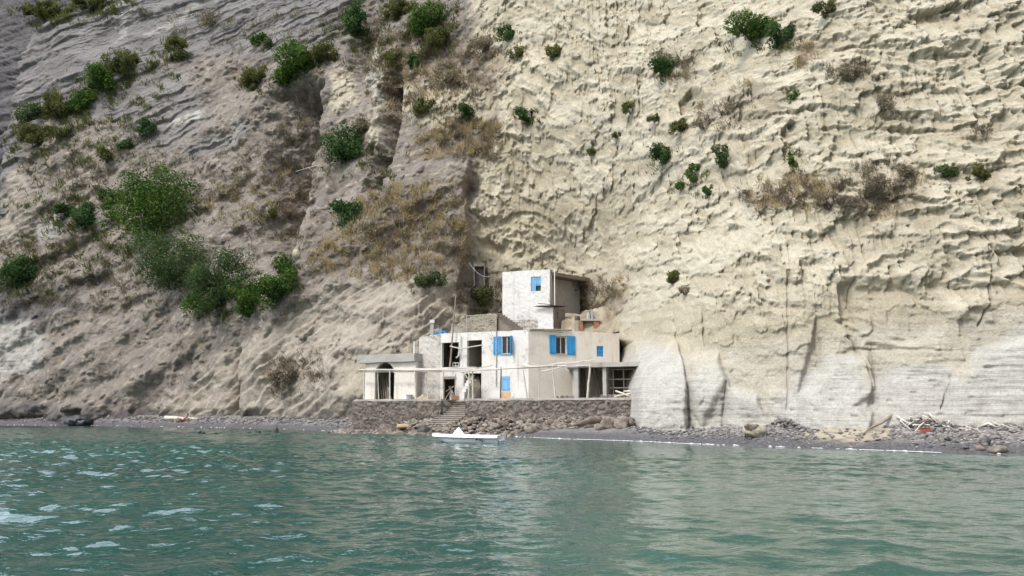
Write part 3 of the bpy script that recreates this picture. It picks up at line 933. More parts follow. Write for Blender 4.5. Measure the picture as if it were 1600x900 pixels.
nt.links.new(mr.outputs[0], mx.inputs[0]); nt.links.new(hs.outputs[0], mx.inputs[6]); nt.links.new(mx.outputs[2], bg.inputs[0]); nt.links.new(bg.outputs[0], wo.inputs[0])
SC.view_settings.view_transform = 'Standard'; SC.view_settings.look = 'None'
SC.view_settings.gamma = 1; SC.view_settings.use_curve_mapping = False
SC.view_settings.exposure = .56
SC.cycles.max_bounces = 6; SC.cycles.diffuse_bounces = 3; SC.cycles.glossy_bounces = 3
SC.cycles.use_denoising = True
# ------------------------------------------------------------------ the houses
GZ = 2.82


class Plane:
    def __init__(s, P, ang):
        """P any point, ang: direction of U in plan (radians); N points to the sea"""
        s.P = Vector((P[0], P[1], 0)); s.U = Vector((math.cos(ang), math.sin(ang), 0))
        s.N = Vector((s.U.y, -s.U.x, 0))
        if s.N.y > 0: s.N = -s.N

    def uz(s, px, py, off=0.0):
        q = on_plane(px, py, s.P + s.N * off, s.N)
        return (q - s.P).dot(s.U), q.z

    def pt(s, u, z, d=0.0):
        q = s.P + s.U * u + s.N * d
        return Vector((q.x, q.y, z))

    def px(s, px, py, d=0.0):
        u, z = s.uz(px, py, d)
        return s.pt(u, z, d)

    def rect(s, x0, y0, x1, y1):
        """photo rectangle -> u0,u1,z0,z1"""
        a = s.uz(x0, y1); b = s.uz(x1, y0)
        return min(a[0], b[0]), max(a[0], b[0]), a[1], b[1]

    def box(s, mb, u0, u1, z0, z1, d0, d1):
        p = [s.pt(u0, z0, d0), s.pt(u1, z0, d0), s.pt(u1, z0, d1), s.pt(u0, z0, d1), s.pt(u0, z1, d0), s.pt(u1, z1, d0), s.pt(u1, z1, d1), s.pt(u0, z1, d1)]
        return mb.hexa(p)


def wall_panel(name, pl, u0, u1, z0, ztop, holes, thick, material, parent, cell=.22, jit=.02, arch=None, seed=0):
    """wall with real openings: front, back and reveals. ztop: list of (u, z)."""
    tu = [q[0] for q in ztop]; tz = [q[1] for q in ztop]
    zmax = max(tz)
    us = {u0, u1}; zs = {z0, zmax}
    for h in holes: us |= {h[0], h[1]}; zs |= {h[2], h[3]}

    def fill(vals, c):
        v = sorted(vals); out = []
        for a, b in zip(v[:-1], v[1:]):
            if b - a < 1e-4: continue
            n = max(1, int(math.ceil((b - a) / c)))
            out += [a + (b - a) * i / n for i in range(n)]
        return out + [v[-1]]
    us = fill(us, cell); zs = fill(zs, cell)
    nu, nz = len(us), len(zs)
    full = np.ones((nz - 1, nu - 1), bool)
    for j in range(nz - 1):
        for i in range(nu - 1):
            cu, cz = (us[i] + us[i + 1]) / 2, (zs[j] + zs[j + 1]) / 2
            for h in holes:
                if h[0] < cu < h[1] and h[2] < cz < h[3]: full[j, i] = False
            if arch:
                au, ar, az = arch
                if abs(cu - au) < ar and (cz < az or (cu - au) ** 2 / ar ** 2 + ((cz - az) / (ar * .95)) ** 2 < 1): full[j, i] = False
    vid = {}; V = []; Fc = []
    rr = random.Random(seed + 5)

    def v(i, j, back):
        k = (i, j, back)
        if k not in vid:
            u = us[i]; top = np.interp(u, tu, tz) if tu[0] < tu[-1] else np.interp(-u, [-q for q in tu], tz)
            z = z0 + (zs[j] - z0) * (top - z0) / (zmax - z0) if zs[j] > zmax - 1.2 and False else min(zs[j], top)
            if j == nz - 1: z = top + rr.uniform(-.03, .02)
            d = -thick if back else rr.uniform(-jit, jit) * .5 + .008 * math.sin(u * 1.3 + seed) * math.sin(z * 1.1)
            vid[k] = len(V); V.append(pl.pt(u, z, d))
        return vid[k]
    for j in range(nz - 1):
        for i in range(nu - 1):
            if not full[j, i]: continue
            Fc.append((v(i, j, 0), v(i + 1, j, 0), v(i + 1, j + 1, 0), v(i, j + 1, 0)))
            Fc.append((v(i, j, 1), v(i, j + 1, 1), v(i + 1, j + 1, 1), v(i + 1, j, 1)))
            for (di, dj, a, b) in ((-1, 0, (i, j), (i, j + 1)), (1, 0, (i + 1, j + 1), (i + 1, j)), (0, -1, (i + 1, j), (i, j)), (0, 1, (i, j + 1), (i + 1, j + 1))):
                ni, nj = i + di, j + dj
                if 0 <= ni < nu - 1 and 0 <= nj < nz - 1 and full[nj, ni]: continue
                Fc.append((v(*a, 0), v(*b, 0), v(*b, 1), v(*a, 1)))
    me = bpy.data.meshes.new(name); me.from_pydata(V, [], Fc); me.update()
    return link(name, me, material, parent)


def shutter(pl, u0, u1, z0, z1, d, parent, material, open_side=None):
    """boarded shutter with frame and ledges; open_side: u of the hinge when it stands out from the wall"""
    m = MB()
    n = max(3, int(round((u1 - u0) / .14)))
    w = (u1 - u0) / n
    for i in range(n):
        pl.box(m, u0 + i * w + .008, u0 + (i + 1) * w - .008, z0, z1, d, d + .035)
    for zz in (z0 + .12, z1 - .20):
        pl.box(m, u0 + .01, u1 - .01, zz, zz + .09, d + .037, d + .06)
    return m.build('shutter', material, parent)


# lower house: two front walls that meet in an obtuse corner
C0 = at(826, 622, 68.5)
PL = Plane(C0, math.atan2(.463, -.886)); PR = Plane(C0, math.atan2(.448, .894))
house = empty('shore_house', (C0.x, C0.y, GZ), 'two storey flat roofed white house with blue shutters standing on the stone terrace', 'house')


def hole(pl, *r): return pl.rect(*r)


hA = hole(PL, 690, 534.5, 718.5, 574); hB = hole(PL, 729.5, 531, 753, 575); hC = hole(PL, 783.5, 525, 799.5, 553)
hD = list(hole(PL, 691, 588, 713, 622)); hE = list(hole(PL, 724, 583, 752, 622)); hF = hole(PL, 783.5, 588, 797, 611)
hD[2] = hE[2] = GZ - .05
zc = PL.uz(826, 515.5)[1]
ub, ul, uend = PL.uz(753, 600)[0], PL.uz(688, 600)[0], PL.uz(654, 600)[0]
topL = [(0, zc), (PL.uz(753, 519)[0], PL.uz(753, 518.5)[1]), (ul, PL.uz(688, 521)[1]), (uend, PL.uz(654, 527)[1])]
wall_panel('wall', PL, 0, ul, GZ - .2, topL[:3], [hA, hB, hC, hD, hE, hF], .32, M['white'], house, seed=1, jit=.012)
tag(wall_panel('wall', PL, ul, uend, GZ - .2, topL[2:], [], .32, M['stained'], house, seed=2, jit=.05), 'rough stained wall left of the open bays')
hG = hole(PR, 869, 525, 885, 553); hH = hole(PR, 932.5, 541, 943, 557)
uR = PR.uz(968, 560)[0]
topR = [(0, zc), (PR.uz(900, 517.5)[0], PR.uz(900, 517.5)[1]), (uR, PR.uz(968, 521)[1])]
wr_ = wall_panel('wall', PR, 0, uR, GZ - .2, topR, [hG, hH], .32, M['beige'], house, seed=3, jit=.004)
tag(wr_, 'beige side wall of weathered plaster')
BK = Vector((.12, 1, 0)).normalized()
rz = zc - .28
pC, pR_, pL_ = PL.pt(0, 0, -.3), PR.pt(uR, 0, -.02), PL.pt(uend, 0, -.02)
roof_poly = [pL_, PL.pt(ul, 0, -.05), pC, PR.pt(uR * .5, 0, -.05), pR_, pR_ + BK * 7, pC + BK * 9.5, pL_ + BK * 5]
MB().prism(roof_poly, rz - .22, rz).build('roof', M['floor'], house)
fz = PL.uz(740, 577)[1]
MB().prism([pL_ + BK * .3, pC + BK * .45, pR_ + BK * .4, pR_ + BK * 7, pC + BK * 9, pL_ + BK * 5], fz - .2, fz + .02).build('floor_slab', M['inner'], house)
m = MB()
for a, b in ((ub, ub + .2), (uend - .25, uend)):
    w_ = MB(); PL.box(w_, a, b, GZ, rz - .22, -5.2, -.34); w_.build('interior_wall', M['inner'], house)
PL.box(m, .1, uend - .3, fz + .03, rz - .23, -4.6, -4.4)
PL.box(m, .1, uend - .3, GZ, fz - .21, -3.6, -3.4)
um = PL.uz(722, 560)[0]
PL.box(m, um - .1, um + .1, fz + .03, rz - .23, -4.3, -.34); PL.box(m, um - .1, um + .1, GZ, fz - .21, -3.3, -.34)
m.build('interior_wall', M['inner'], house)
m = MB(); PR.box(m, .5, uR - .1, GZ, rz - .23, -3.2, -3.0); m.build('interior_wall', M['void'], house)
m = MB(); m.box(pR_ - PR.N * .05, PR.U * -.32, BK * 6, Vector((0, 0, topR[-1][1] - .1))); o = m.build('wall', M['beige'], house)
# doors inside the open bays
m = MB(); u0, u1, z0, z1 = PL.rect(733, 540, 740, 573); PL.box(m, u0 + .5, u1 + .9, fz + .03, z1 + .1, -4.38, -4.3); m.build('door', M['darkpole'], house)
m = MB(); u0, u1, z0, z1 = PL.rect(697, 538, 712, 573); PL.box(m, u0, u1 + .5, fz + .03, z1 + .3, -4.38, -4.3); m.build('door', M['darkpole'], house)


def window(pl, h, split=True, d=-.16):
    f = MB(); t = .055
    pl.box(f, h[0], h[0] + t, h[2], h[3], d, d + .06); pl.box(f, h[1] - t, h[1], h[2], h[3], d, d + .06)
    pl.box(f, h[0] + t, h[1] - t, h[2], h[2] + t, d, d + .06); pl.box(f, h[0] + t, h[1] - t, h[3] - t, h[3], d, d + .06)
    if split:
        c = (h[0] + h[1]) / 2
        pl.box(f, c - .035, c + .035, h[2] + t, h[3] - t, d, d + .06)
    o = f.build('window', M['wframe'], house)
    g = MB(); pl.box(g, h[0] + t * .6, h[1] - t * .6, h[2] + t * .6, h[3] - t * .6, d - .03, d - .01); g.build('pane', M['glass'], o)
    s = MB(); pl.box(s, h[0] - .08, h[1] + .08, h[2] - .07, h[2], -.1, .09); s.build('sill', M['paleblue'] if pl is PL else M['cement'], o)
    return o


window(PL, hC); window(PR, hG)
r = PL.rect(771, 526, 783, 553); shutter(PL, r[0], r[1], hC[2] - .03, hC[3] + .02, .03, house, M['blue'])
# right leaf of the left front window stands open at a right angle to the wall
uh = min(hC[0], hC[1])
sp = Plane(PL.pt(uh - .02, 0, 0), math.atan2(PL.N.y, PL.N.x) + .22)
m = MB()
for i in range(4):
    m.box(sp.P + sp.U * (.02 + i * .14) + Vector((0, 0, hC[2] - .03)), sp.U * .125, sp.N * .035, Vector((0, 0, hC[3] - hC[2] + .05)))
for zz in (hC[2] + .12, hC[3] - .25):
    m.box(sp.P + sp.U * .03 + sp.N * .037 + Vector((0, 0, zz)), sp.U * .5, sp.N * .025, Vector((0, 0, .09)))
m.build('shutter', M['blue'], house)
r = PR.rect(858.5, 525, 868.5, 553); shutter(PR, r[0], r[1], hG[2] - .02, hG[3] + .02, .03, house, M['blue'])
r = PR.rect(885.5, 525, 898.5, 554); shutter(PR, r[0], r[1], hG[2] - .06, hG[3] + .01, .03, house, M['blue'])
tag(shutter(PL, hF[0] + .01, hF[1] - .01, hF[2] + .01, hF[3] - .01, -.03, house, M['paleblue']), 'closed sun faded pale blue shutter')
m = MB(); PL.box(m, hF[0] - .02, hF[1] + .02, GZ + .02, hF[2] - .02, -.06, .045); tag(m.build('patch', M['rust'], house), 'orange rust stained patch below the closed shutter')
m = MB()
for i in range(5):
    a = hH[0] + (hH[1] - hH[0]) * i / 5; PR.box(m, a + .015, a + (hH[1] - hH[0]) / 5 - .015, hH[2] + .02, hH[3] - .02, -.12, -.07)
for q in (0, .45, .93): PR.box(m, hH[0], hH[1], hH[2] + (hH[3] - hH[2]) * q, hH[2] + (hH[3] - hH[2]) * q + .06, -.068, -.04)
tag(m.build('shutter', M['blue'], house), 'small barred blue shutter high on the side wall')
# pipes and roof edge trim
m = MB(); a, b = PL.px(775.5, 516, .07), PL.px(775.5, 603, .07); b.x = a.x; b.y = a.y; m.tube([a, b], .05, seg=8); m.build('drainpipe', M['steel'], house)
m = MB(); m.tube([PL.px(719, 523, .2), PL.px(718, 540, .25), PL.px(716.5, 556, .22), PL.px(713, 559, .2)], .07, seg=8); m.build('drainpipe', M['bright'], house)
m = MB(); m.stick(PR.pt(.1, zc + .05, .06), PR.px(893, 518, .1) + Vector((0, 0, .12)), .09, .07, 6, .03); m.stick(PR.pt(1.4, zc + .02, .16), PR.px(880, 519, .2), .06, .05, 4, .02)
m.build('eave_beam', M['wood'], house)
m = MB()
for y in (567, 572): m.tube([PL.px(707, y, .1), PL.px(717, y, .1)], .03, seg=6)
for x in (707.5, 712, 716.5): m.tube([PL.px(x, 567, .1), PL.px(x, 574, .1)], .025, seg=6)
m.build('balcony_rail', M['bright'], house)
# stair into the ground floor bay
uS0, uS1, uS2 = PL.uz(764, 620)[0], PL.uz(751, 620)[0], PL.uz(735, 620)[0]
m = MB(); w = MB()
for i in range(11):
    lo = max(uS1 + .03, uS0 + .05 + (uS1 - uS0) * i / 4.0)
    PL.box(m, lo, uS2 - .02, GZ, GZ + .245 * (i + 1), 1.0 - .26 * (i + 1), 1.0 - .26 * i - .003)
    if i < 7: PL.box(w, uS2, uS2 + .45, GZ, GZ + .245 * (i + 1) + .42, 1.0 - .26 * (i + 1), 1.0 - .26 * i - .003)
m.build('stair', M['tread'], house); w.build('stair_parapet', M['white'], house)
m = MB()
for px in (692.5, 711): PL.box(m, PL.uz(px + 1.2, 600)[0], PL.uz(px - 1.2, 600)[0], GZ, hD[3], -.2, -.05)
PL.box(m, hD[0], hD[1], hD[3] - .22, hD[3], -.045, .06)
m.build('door_frame', M['wood'], house)

# porch at the right end of the house
A0, B0 = at(885, 570, 65.0), at(1010, 570, 63.0)
PP = Plane((A0.x, A0.y, 0), math.atan2(B0.y - A0.y, B0.x - A0.x))
zt, zb = PP.uz(940, 566)[1], PP.uz(940, 573)[1]
facL = PR.pt(PR.uz(889, 560)[0], 0, .02); facR = PR.pt(uR, 0, .02)
MB().prism([A0, B0, B0 + Vector((.3, 9, 0)), facR, facL], zb, zt).build('porch_roof', M['cement'], house, rough=.02, cell=.6)
for px, wd in ((899, .36), (943.5, .28), (998, .36)):
    m = MB(); u = PP.uz(px, 590)[0]; PP.box(m, u - wd / 2, u + wd / 2, GZ, zb - .004, -.6, -.2); m.build('pillar', M['cement'], house, rough=.012, cell=.5)
m = MB(); u = PP.uz(893, 590)[0]; PP.box(m, u - .1, u + .12, GZ, zb - .004, -4.2, -.65); u = PP.uz(943, 590)[0]; PP.box(m, u - .1, u + .1, GZ, zb - .004, -5.2, -.75)
m.build('partition_wall', M['inner'], house)
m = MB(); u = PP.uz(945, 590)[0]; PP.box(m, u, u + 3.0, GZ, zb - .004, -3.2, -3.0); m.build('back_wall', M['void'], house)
m = MB(); u0 = PP.uz(947, 590)[0]; u1 = PP.uz(993, 590)[0]
for f in (.12, .48, .82): PP.box(m, u0 + (u1 - u0) * f, u0 + (u1 - u0) * f + .09, GZ, zb - .25, -1.2, -1.12)
for f in (.35, .62, .93): PP.box(m, u0, u1, GZ + (zb - GZ) * f - .05, GZ + (zb - GZ) * f + .04, -1.11, -1.04)
m.build('wooden_lattice', M['wood'], house)

# annex with the arched door
an0 = PL.pt(PL.uz(610, 600)[0], 0, .9)
PA = Plane(an0, math.atan2(.463, -.886))
u0, u1 = PA.uz(649, 600)[0], PA.uz(570.5, 600)[0]
za = PA.uz(610, 566)[1]; zat = PA.uz(610, 553.5)[1]
annex = empty('arched_annex', (an0.x, an0.y, GZ), 'low cement annex with an arched doorway and thick flat roof slab left of the house', 'outbuilding')
au = PA.uz(600.5, 600)[0]; ar = (PA.uz(586, 600)[0] - PA.uz(615, 600)[0]) / 2; az_ = PA.uz(600, 583)[1]
wall_panel('wall', PA, u0, u1, GZ - .2, [(u0, za), (u1, za)], [], .3, M['beige'], annex, cell=.12, jit=.012, arch=(au, ar, az_), seed=7)
for q in (u0, u1 - .3):
    m = MB(); m.box(PA.pt(q, GZ - .2, -.31), -PA.N * 4.5, PA.U * .3, Vector((0, 0, za - GZ + .2))); m.build('wall', M['cement'], annex, rough=.02)
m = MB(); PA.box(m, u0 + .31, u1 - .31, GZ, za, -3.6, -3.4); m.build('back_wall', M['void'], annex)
m = MB(); PA.box(m, PA.uz(657.5, 556)[0] + .45, u1 + .75, za + .004, zat, -4.8, .32); m.build('roof_slab', M['cement'], annex, rough=.018, cell=.5)
m = MB()
for k, (x0, x1, yt) in enumerate(((588, 592, 590), (592, 597, 586), (597, 600, 592), (600, 604, 588), (606, 604, 594))):
    m.stick(PA.pt(PA.uz(x0, 621)[0], GZ, -.9 + .1 * k), PA.px(x1, yt, -1.5), .06, .05, 3, .01)
tag(m.build('leaning_planks', M['wood']), 'grey planks leaning together inside the arched doorway', 'planks')

# upper house
Bc = at(859, 421, 79)
UL_ = Plane(Bc, math.pi - R(17)); UR_ = Plane(Bc, R(46))
zU = Bc.z; zB = 9.6
uhouse = empty('upper_house', (Bc.x, Bc.y, zB), 'small whitewashed cube house on the rock ledge above the big house', 'house')
uu = UL_.uz(785, 460)[0]
hW = UL_.rect(829.5, 432, 845, 455)
zpl = UL_.uz(820, 500)[1]
wall_panel('wall', UL_, 0, uu, zpl, [(0, zU), (uu * .5, UL_.uz(822, 422.5)[1]), (uu, UL_.uz(785, 425)[1])], [hW], .35, M['bright'], uhouse, seed=11, jit=.03)
wall_panel('plinth', UL_, -.05, uu + .05, zB - .6, [(-.05, zpl + .03), (uu + .05, zpl + .03)], [], .4, M['stained'], uhouse, seed=12, jit=.10)
m = MB(); m.box(UL_.pt(uu - .35, zB, -.36), -UL_.N * 5, UL_.U * .35, Vector((0, 0, zU - zB - .5))); m.build('wall', M['white'], uhouse, rough=.02)
lenR = 6.2
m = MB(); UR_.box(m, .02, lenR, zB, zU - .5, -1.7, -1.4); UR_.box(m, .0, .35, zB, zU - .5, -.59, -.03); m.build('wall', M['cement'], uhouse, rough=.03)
m = MB(); m.prism([UL_.pt(.0, 0, -.36), UR_.pt(lenR, 0, 0), UR_.pt(lenR, 0, -5), UL_.pt(uu - .4, 0, -5)], zU - .5, zU - .14); m.build('roof', M['brownwall'], uhouse, rough=.02)
for a, b, cut in ((hW[0], (hW[0] + hW[1]) / 2, False), ((hW[0] + hW[1]) / 2, hW[1], True)):
    lo = hW[2]
    if not cut: lo = hW[2] + (hW[3] - hW[2]) * .38     # lower corner of this leaf is missing
    shutter(UL_, a + .01, b - .01, lo, hW[3] - .02, -.1, uhouse, M['paleblue'])
m = MB(); UL_.box(m, hW[0], hW[1], hW[2], hW[3], -.3, -.25); m.build('pane', M['glass'], uhouse)
m = MB(); q = at(866.5, 421, 78.6); q2 = at(866, 479, 78.6); m.tube([(q.x, q.y, q2.z - .4), (q.x, q.y, q.z + .05)], .05, seg=8)
tag(m.build('white_pole', M['bright']), 'thin white pole in front of the dark side of the upper house', 'pole')

# little white shed in front of it
Sc = at(864.5, 480, 77.0)
SL, SR = Plane(Sc, math.pi - R(14)), Plane(Sc, R(50))
shed = empty('white_shed', (Sc.x, Sc.y, 8.5), 'tiny half white half brown shed with a rusty sheet roof below the upper house', 'shed')
us_ = SL.uz(840.5, 500)[0]
wall_panel('wall', SL, 0, us_, 8.2, [(0, Sc.z), (us_, Sc.z - .1)], [], .2, M['bright'], shed, seed=15, jit=.03)
hS = SR.rect(868.5, 488, 872.5, 498)
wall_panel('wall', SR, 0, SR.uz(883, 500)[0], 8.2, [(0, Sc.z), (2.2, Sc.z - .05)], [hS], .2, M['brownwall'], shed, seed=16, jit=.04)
m = MB()
for k, (dz, sk) in enumerate(((.05, 0), (.12, .25))):
    m.box(SL.pt(us_ + .35 - sk, Sc.z + dz, .35), -SL.U * (us_ + .2), SR.U * 2.2 + Vector((0, 0, .1)), Vector((0, 0, .035)))
m.box(SL.pt(us_ - .1, Sc.z + .33, .5), -SL.U * 1.2 + Vector((0, 0, -.16)), SR.U * .35, Vector((0, 0, .05)))
m.build('roof_sheet', M['iron'], shed)

# stone stair from the roof to the upper house, and the retaining wall beside it
st = MB(); a = at(812, 515, 76.3); b = at(777, 490, 79.2)
n = 9
for i in range(n):
    p = a.lerp(b, i / n); q = a.lerp(b, (i + 1) / n); wv = Vector((1.15, .25, 0))
    dv = Vector((q.x - p.x, q.y - p.y, 0)); 
    st.box((p.x - .85, p.y - .25, 8.0), wv, dv * 1.02, Vector((0, 0, q.z - 8.0)))
o = st.build('stone_stair', M['tread']); tag(o, 'brown stone stair climbing from the roof to the upper house', 'stair')
RW = Plane(at(750, 505, 77.6), math.pi - R(8))
ra, rb = RW.uz(776, 505)[0], RW.uz(720, 505)[0]
o = wall_panel('retaining_wall', RW, ra, rb, 8.0, [(ra, RW.uz(776, 490.5)[1]), (RW.uz(745, 491)[0], RW.uz(745, 491.5)[1]), (rb, RW.uz(722, 500)[1])], [], 1.2, M['rubble'], None, cell=.11, jit=.07, seed=21)
tag(o, 'pale rubble retaining wall below the ledge left of the stair', 'wall')
m = MB(); m.tube([RW.px(729, 517, .35), RW.px(729, 494, .35)], .035, seg=6); m.tube([RW.px(729, 494, .35), RW.px(768, 490.5, .2)], .03, seg=6)
tag(m.build('handrail', M['steel']), 'thin metal handrail along the top of the rubble wall', 'handrail')

# dusty ledge that carries the upper house
lx, ly = np.meshgrid(np.arange(-5.6, 11.5, .16), np.arange(75.6, 96, .16))
lz = 10.55 + .10 * (ly - 79) + fbm(lx * .5, ly * .5, 5, 120) * .9 + fbm(lx * 2.2, ly * 2.2, 3, 122) * .22 + np.clip(lx - 4.5, 0, 9) * .22 - np.clip(-lx - 4.2, 0, 3) * .9
edge = 77.4 + .0 * lx + np.where(lx > 1.6, -.9, 0) + fbm(lx * .6, ly * .1, 3, 121) * .35
lz = lz - np.clip(edge + .9 - ly, 0, 3) * 1.6 * np.where(lx > 4.5, .9, 1)
lz = np.where((lx > -1.9) & (lx < 4.6) & (ly < 82), np.minimum(lz, 8.35 + np.clip(ly - 81, 0, 1) * 2.2), lz)
me = mesh_np('rock_ledge', np.stack([lx, ly, lz], -1).reshape(-1, 3), grid_faces(*lx.shape), 4)
zz_ = np.zeros((lx.size, 4)); zz_[:, 0] = (.35 + .5 * sstep(3, 6, lx + fbm(lx * .8, ly * .8, 3, 123) * 2)).ravel(); zz_[:, 3] = (.5 * sstep(-.1, .3, fbm(lx * .7, ly * .7, 3, 124))).ravel(); attr_color(me, 'zones', zz_); attr_color(me, 'zones_b', zz_ * 0)
tag(link('rock_ledge', me, M['rock'], smooth=True), 'dusty rock ledge behind the roof', kind='structure')

# brick hearth and clutter on the ledge
HP = Plane(at(920, 508, 76.3), R(6))
hearth = empty('brick_hearth', tuple(HP.px(920, 517)), 'open brick hearth with a flat slab top at the right end of the ledge', 'hearth')
m = MB(); a = HP.rect(904, 501, 910.5, 520); HP.box(m, a[0], a[1], a[2] - .4, a[3], -1.1, 0); a = HP.rect(928, 501, 936, 520); HP.box(m, a[0], a[1], a[2] - .4, a[3], -1.1, 0); a = HP.rect(910.6, 501, 927.9, 520); HP.box(m, a[0], a[1], a[2] - .4, a[3], -1.1, -.9)
m.build('brick_side', M['brick'], hearth, rough=.012)
m = MB(); a = HP.rect(907, 498.5, 938, 501); HP.box(m, a[0], a[1], a[2] + .003, a[3], -1.15, .1); m.build('slab', M['cement'], hearth)
m = MB(); a = HP.rect(898, 501, 904, 520); HP.box(m, a[0], a[1] - .01, a[2] - .5, a[3], -.6, .05); o = m.build('stone_pier', M['rubble'], None, rough=.03, cell=.25); tag(o, 'squat pale stone pier beside the brick hearth', 'pier')
z_ = HP.uz(920, 498.3)[1]
m = MB(); c = HP.pt(HP.uz(903, 497)[0], 0, -.3); zz = HP.uz(901, 500.6)[1]
m.tube([(c.x, c.y, zz), (c.x, c.y, zz + .28), (c.x, c.y, zz + .30), (c.x, c.y, zz + .42)], .26, .25, 12); o = m.build('cooking_pot', M['iron']); tag(o, 'dark cooking pot standing on the stone pier', 'pot')
m = MB(); c = HP.pt(HP.uz(921, 492)[0], 0, -.4); m.tube([(c.x, c.y, z_), (c.x, c.y, z_ + .75)], .17, .16, 12); m.tube([(c.x + .32, c.y, z_), (c.x + .32, c.y, z_ + .7)], .1, .1, 10); m.tube([(c.x, c.y, z_ + .751), (c.x, c.y, z_ + .79)], .22, .22, 12)
tag(m.build('stove_pipe', M['steel']), 'short grey metal stove pipe standing on the hearth slab', 'stove pipe')

# doorway cut in the rock with a cable
DP = Plane(at(749, 432, 88.6), 0)
cd = empty('cave_door', tuple(DP.px(749, 447)), 'dark doorway cut into the rock left of the upper house', 'doorway')
m = MB(); a = DP.rect(741.5, 416, 756, 447); DP.box(m, a[0], a[1], a[2], a[3], -.6, -.5); m.build('door', M['void'], cd)
m = MB(); t = .1; DP.box(m, a[0] - t, a[0], a[2], a[3] + .003, -.9, .05); DP.box(m, a[1], a[1] + t, a[2], a[3] + .003, -.9, .05); DP.box(m, a[0] - t, a[1] + t, a[3] + .005, a[3] + .3, -.9, .05); m.build('frame', M['brownwall'], cd, rough=.03, cell=.3)
m = MB(); m.stick(DP.px(733, 410, .6), at(765, 432, 84), .02, .02, 10, 0, .5); tag(m.build('power_cable', M['steel']), 'thin white cable sagging across the dark cave doorway', 'cable')

# things on the lower roof
m = MB(); c = at(675, 523, 74.6); m.box((c.x - .14, c.y - .14, c.z - .4), (.28, 0, 0), (0, .28, 0), (0, 0, 1.45)); ch = empty('roof_chimney', tuple(c), 'slim grey concrete chimney post with a white cap on the roof', 'chimney')
m.build('shaft', M['cement'], ch, rough=.01); m = MB(); m.box((c.x - .2, c.y - .2, c.z + 1.06), (.4, 0, 0), (0, .4, 0), (0, 0, .27)); m.build('cap', M['bright'], ch)
c = at(690, 523.5, 74.2)
bm = bmesh.new(); bmesh.ops.create_icosphere(bm, subdivisions=3, radius=1)
for v in bm.verts:
    v.co = Vector((v.co.x * .62, v.co.y * .4, max(v.co.z, -.3) * .27)) * (1 + .25 * math.sin(v.co.x * 7 + v.co.y * 5) * math.cos(v.co.y * 9 + v.co.z * 4)) + c + Vector((0, 0, .1))
me = bpy.data.meshes.new('folded_tarp'); bm.to_mesh(me); bm.free(); tag(link('folded_tarp', me, M['blue_tarp'], smooth=True), 'crumpled blue tarp lying on the roof edge', 'tarp')
m = MB(); c = at(711, 523, 75.5); m.box((c.x - .28, c.y, c.z - .3), (.5, .1, 0), (-.1, .5, 0), (0, 0, 1.15)); m.box((c.x - .33, c.y - .05, c.z + .86), (.6, .12, 0), (-.12, .6, 0), (0, 0, .08))
tag(m.build('cement_box', M['cement'], rough=.01), 'upright grey cement box behind the leaning mast', 'cement box')
m = MB(); q = at(647.3, 554, 74.6); m.tube([(q.x, q.y, zat), (q.x, q.y, zat + 1.2)], .08, .08, 8); tag(m.build('white_post', M['bright']), 'short white post standing on the annex roof', 'post')
m = MB(); m.stick(PL.px(703, 574, .35), at(712.5, 460, 71.2), .085, .05, 12, .012); tag(m.build('mast', M['wood']), 'tall thin wooden mast leaning against the open bay', 'mast')
m = MB(); m.stick(PL.px(703, 541, .5), PL.px(719, 545, .5), .055, .05, 3, .01); m.stick(PL.px(719, 545, .5), PL.px(754, 539, .4), .06, .045, 5, .01); tag(m.build('cross_pole', M['pole']), 'pale horizontal pole tied across the open upper bays', 'pole')

# ------------------------------------------------------------------ terrace
T0, T1 = at(556, 624, 74), at(997, 625, 62)
PT = Plane((T0.x, T0.y, 0), math.atan2(T1.y - T0.y, T1.x - T0.x))
tl = (Vector((T1.x, T1.y, 0)) - Vector((T0.x, T0.y, 0))).length
g0, g1 = PT.uz(691, 640)[0], PT.uz(729.5, 640)[0]
terrace = empty('stone_terrace', (T0.x, T0.y, 0), 'dark rubble stone terrace that carries the houses above the shore rocks', 'terrace')
m = MB()
def quad(u0, u1, d0, d1): return [PT.pt(u0, 0, d1), PT.pt(u1, 0, d1), PT.pt(u1, 0, d0), PT.pt(u0, 0, d0)]
m.prism(quad(0, g0, -14, -.12), -.5, GZ); m.prism(quad(g1, tl, -9, -.12), -.5, GZ - .001); m.prism(quad(g0 + .001, g1 - .001, -14, -2.3), -.5, GZ - .002)
m.build('floor', M['floor'], terrace)
for (ua, ub_) in ((0, g0), (g1, tl)):
    m = MB(); PT.box(m, ua - .05, ub_ + .0, GZ - .1, GZ + .06, -.45, .16); tag(m.build('coping', M['floor'], terrace, rough=.022, cell=.35), None)


def stone_face(name, u0, u1, z0, z1, ends, parent, seed):
    us = np.linspace(u0, u1, int((u1 - u0) / .085) + 2); zs = np.linspace(z0, z1, int((z1 - z0) / .085) + 2)
    U, Zz = np.meshgrid(us, zs)
    f1, f2, dz, h = worley(U * 4.4 + fbm(U, Zz, 3, seed) * 1.4, Zz * 6.0 + fbm(U, Zz, 3, seed + 1) * 1.4, seed)
    d = .12 * np.clip((f2 - f1) / .4, 0, 1) + .11 * h + fbm(U * .5, Zz * .5, 3, seed) * .16 + .10 * (z1 - Zz)
    d = np.where(Zz > z1 - .06, .06, d)
    P = np.zeros(U.shape + (3,))
    for k in range(3): P[..., k] = PT.P[k] + PT.U[k] * U + PT.N[k] * d
    P[..., 2] = Zz
    me = mesh_np(name, P.reshape(-1, 3), grid_faces(*U.shape), 4)
    return link(name, me, M['masonry'], parent)


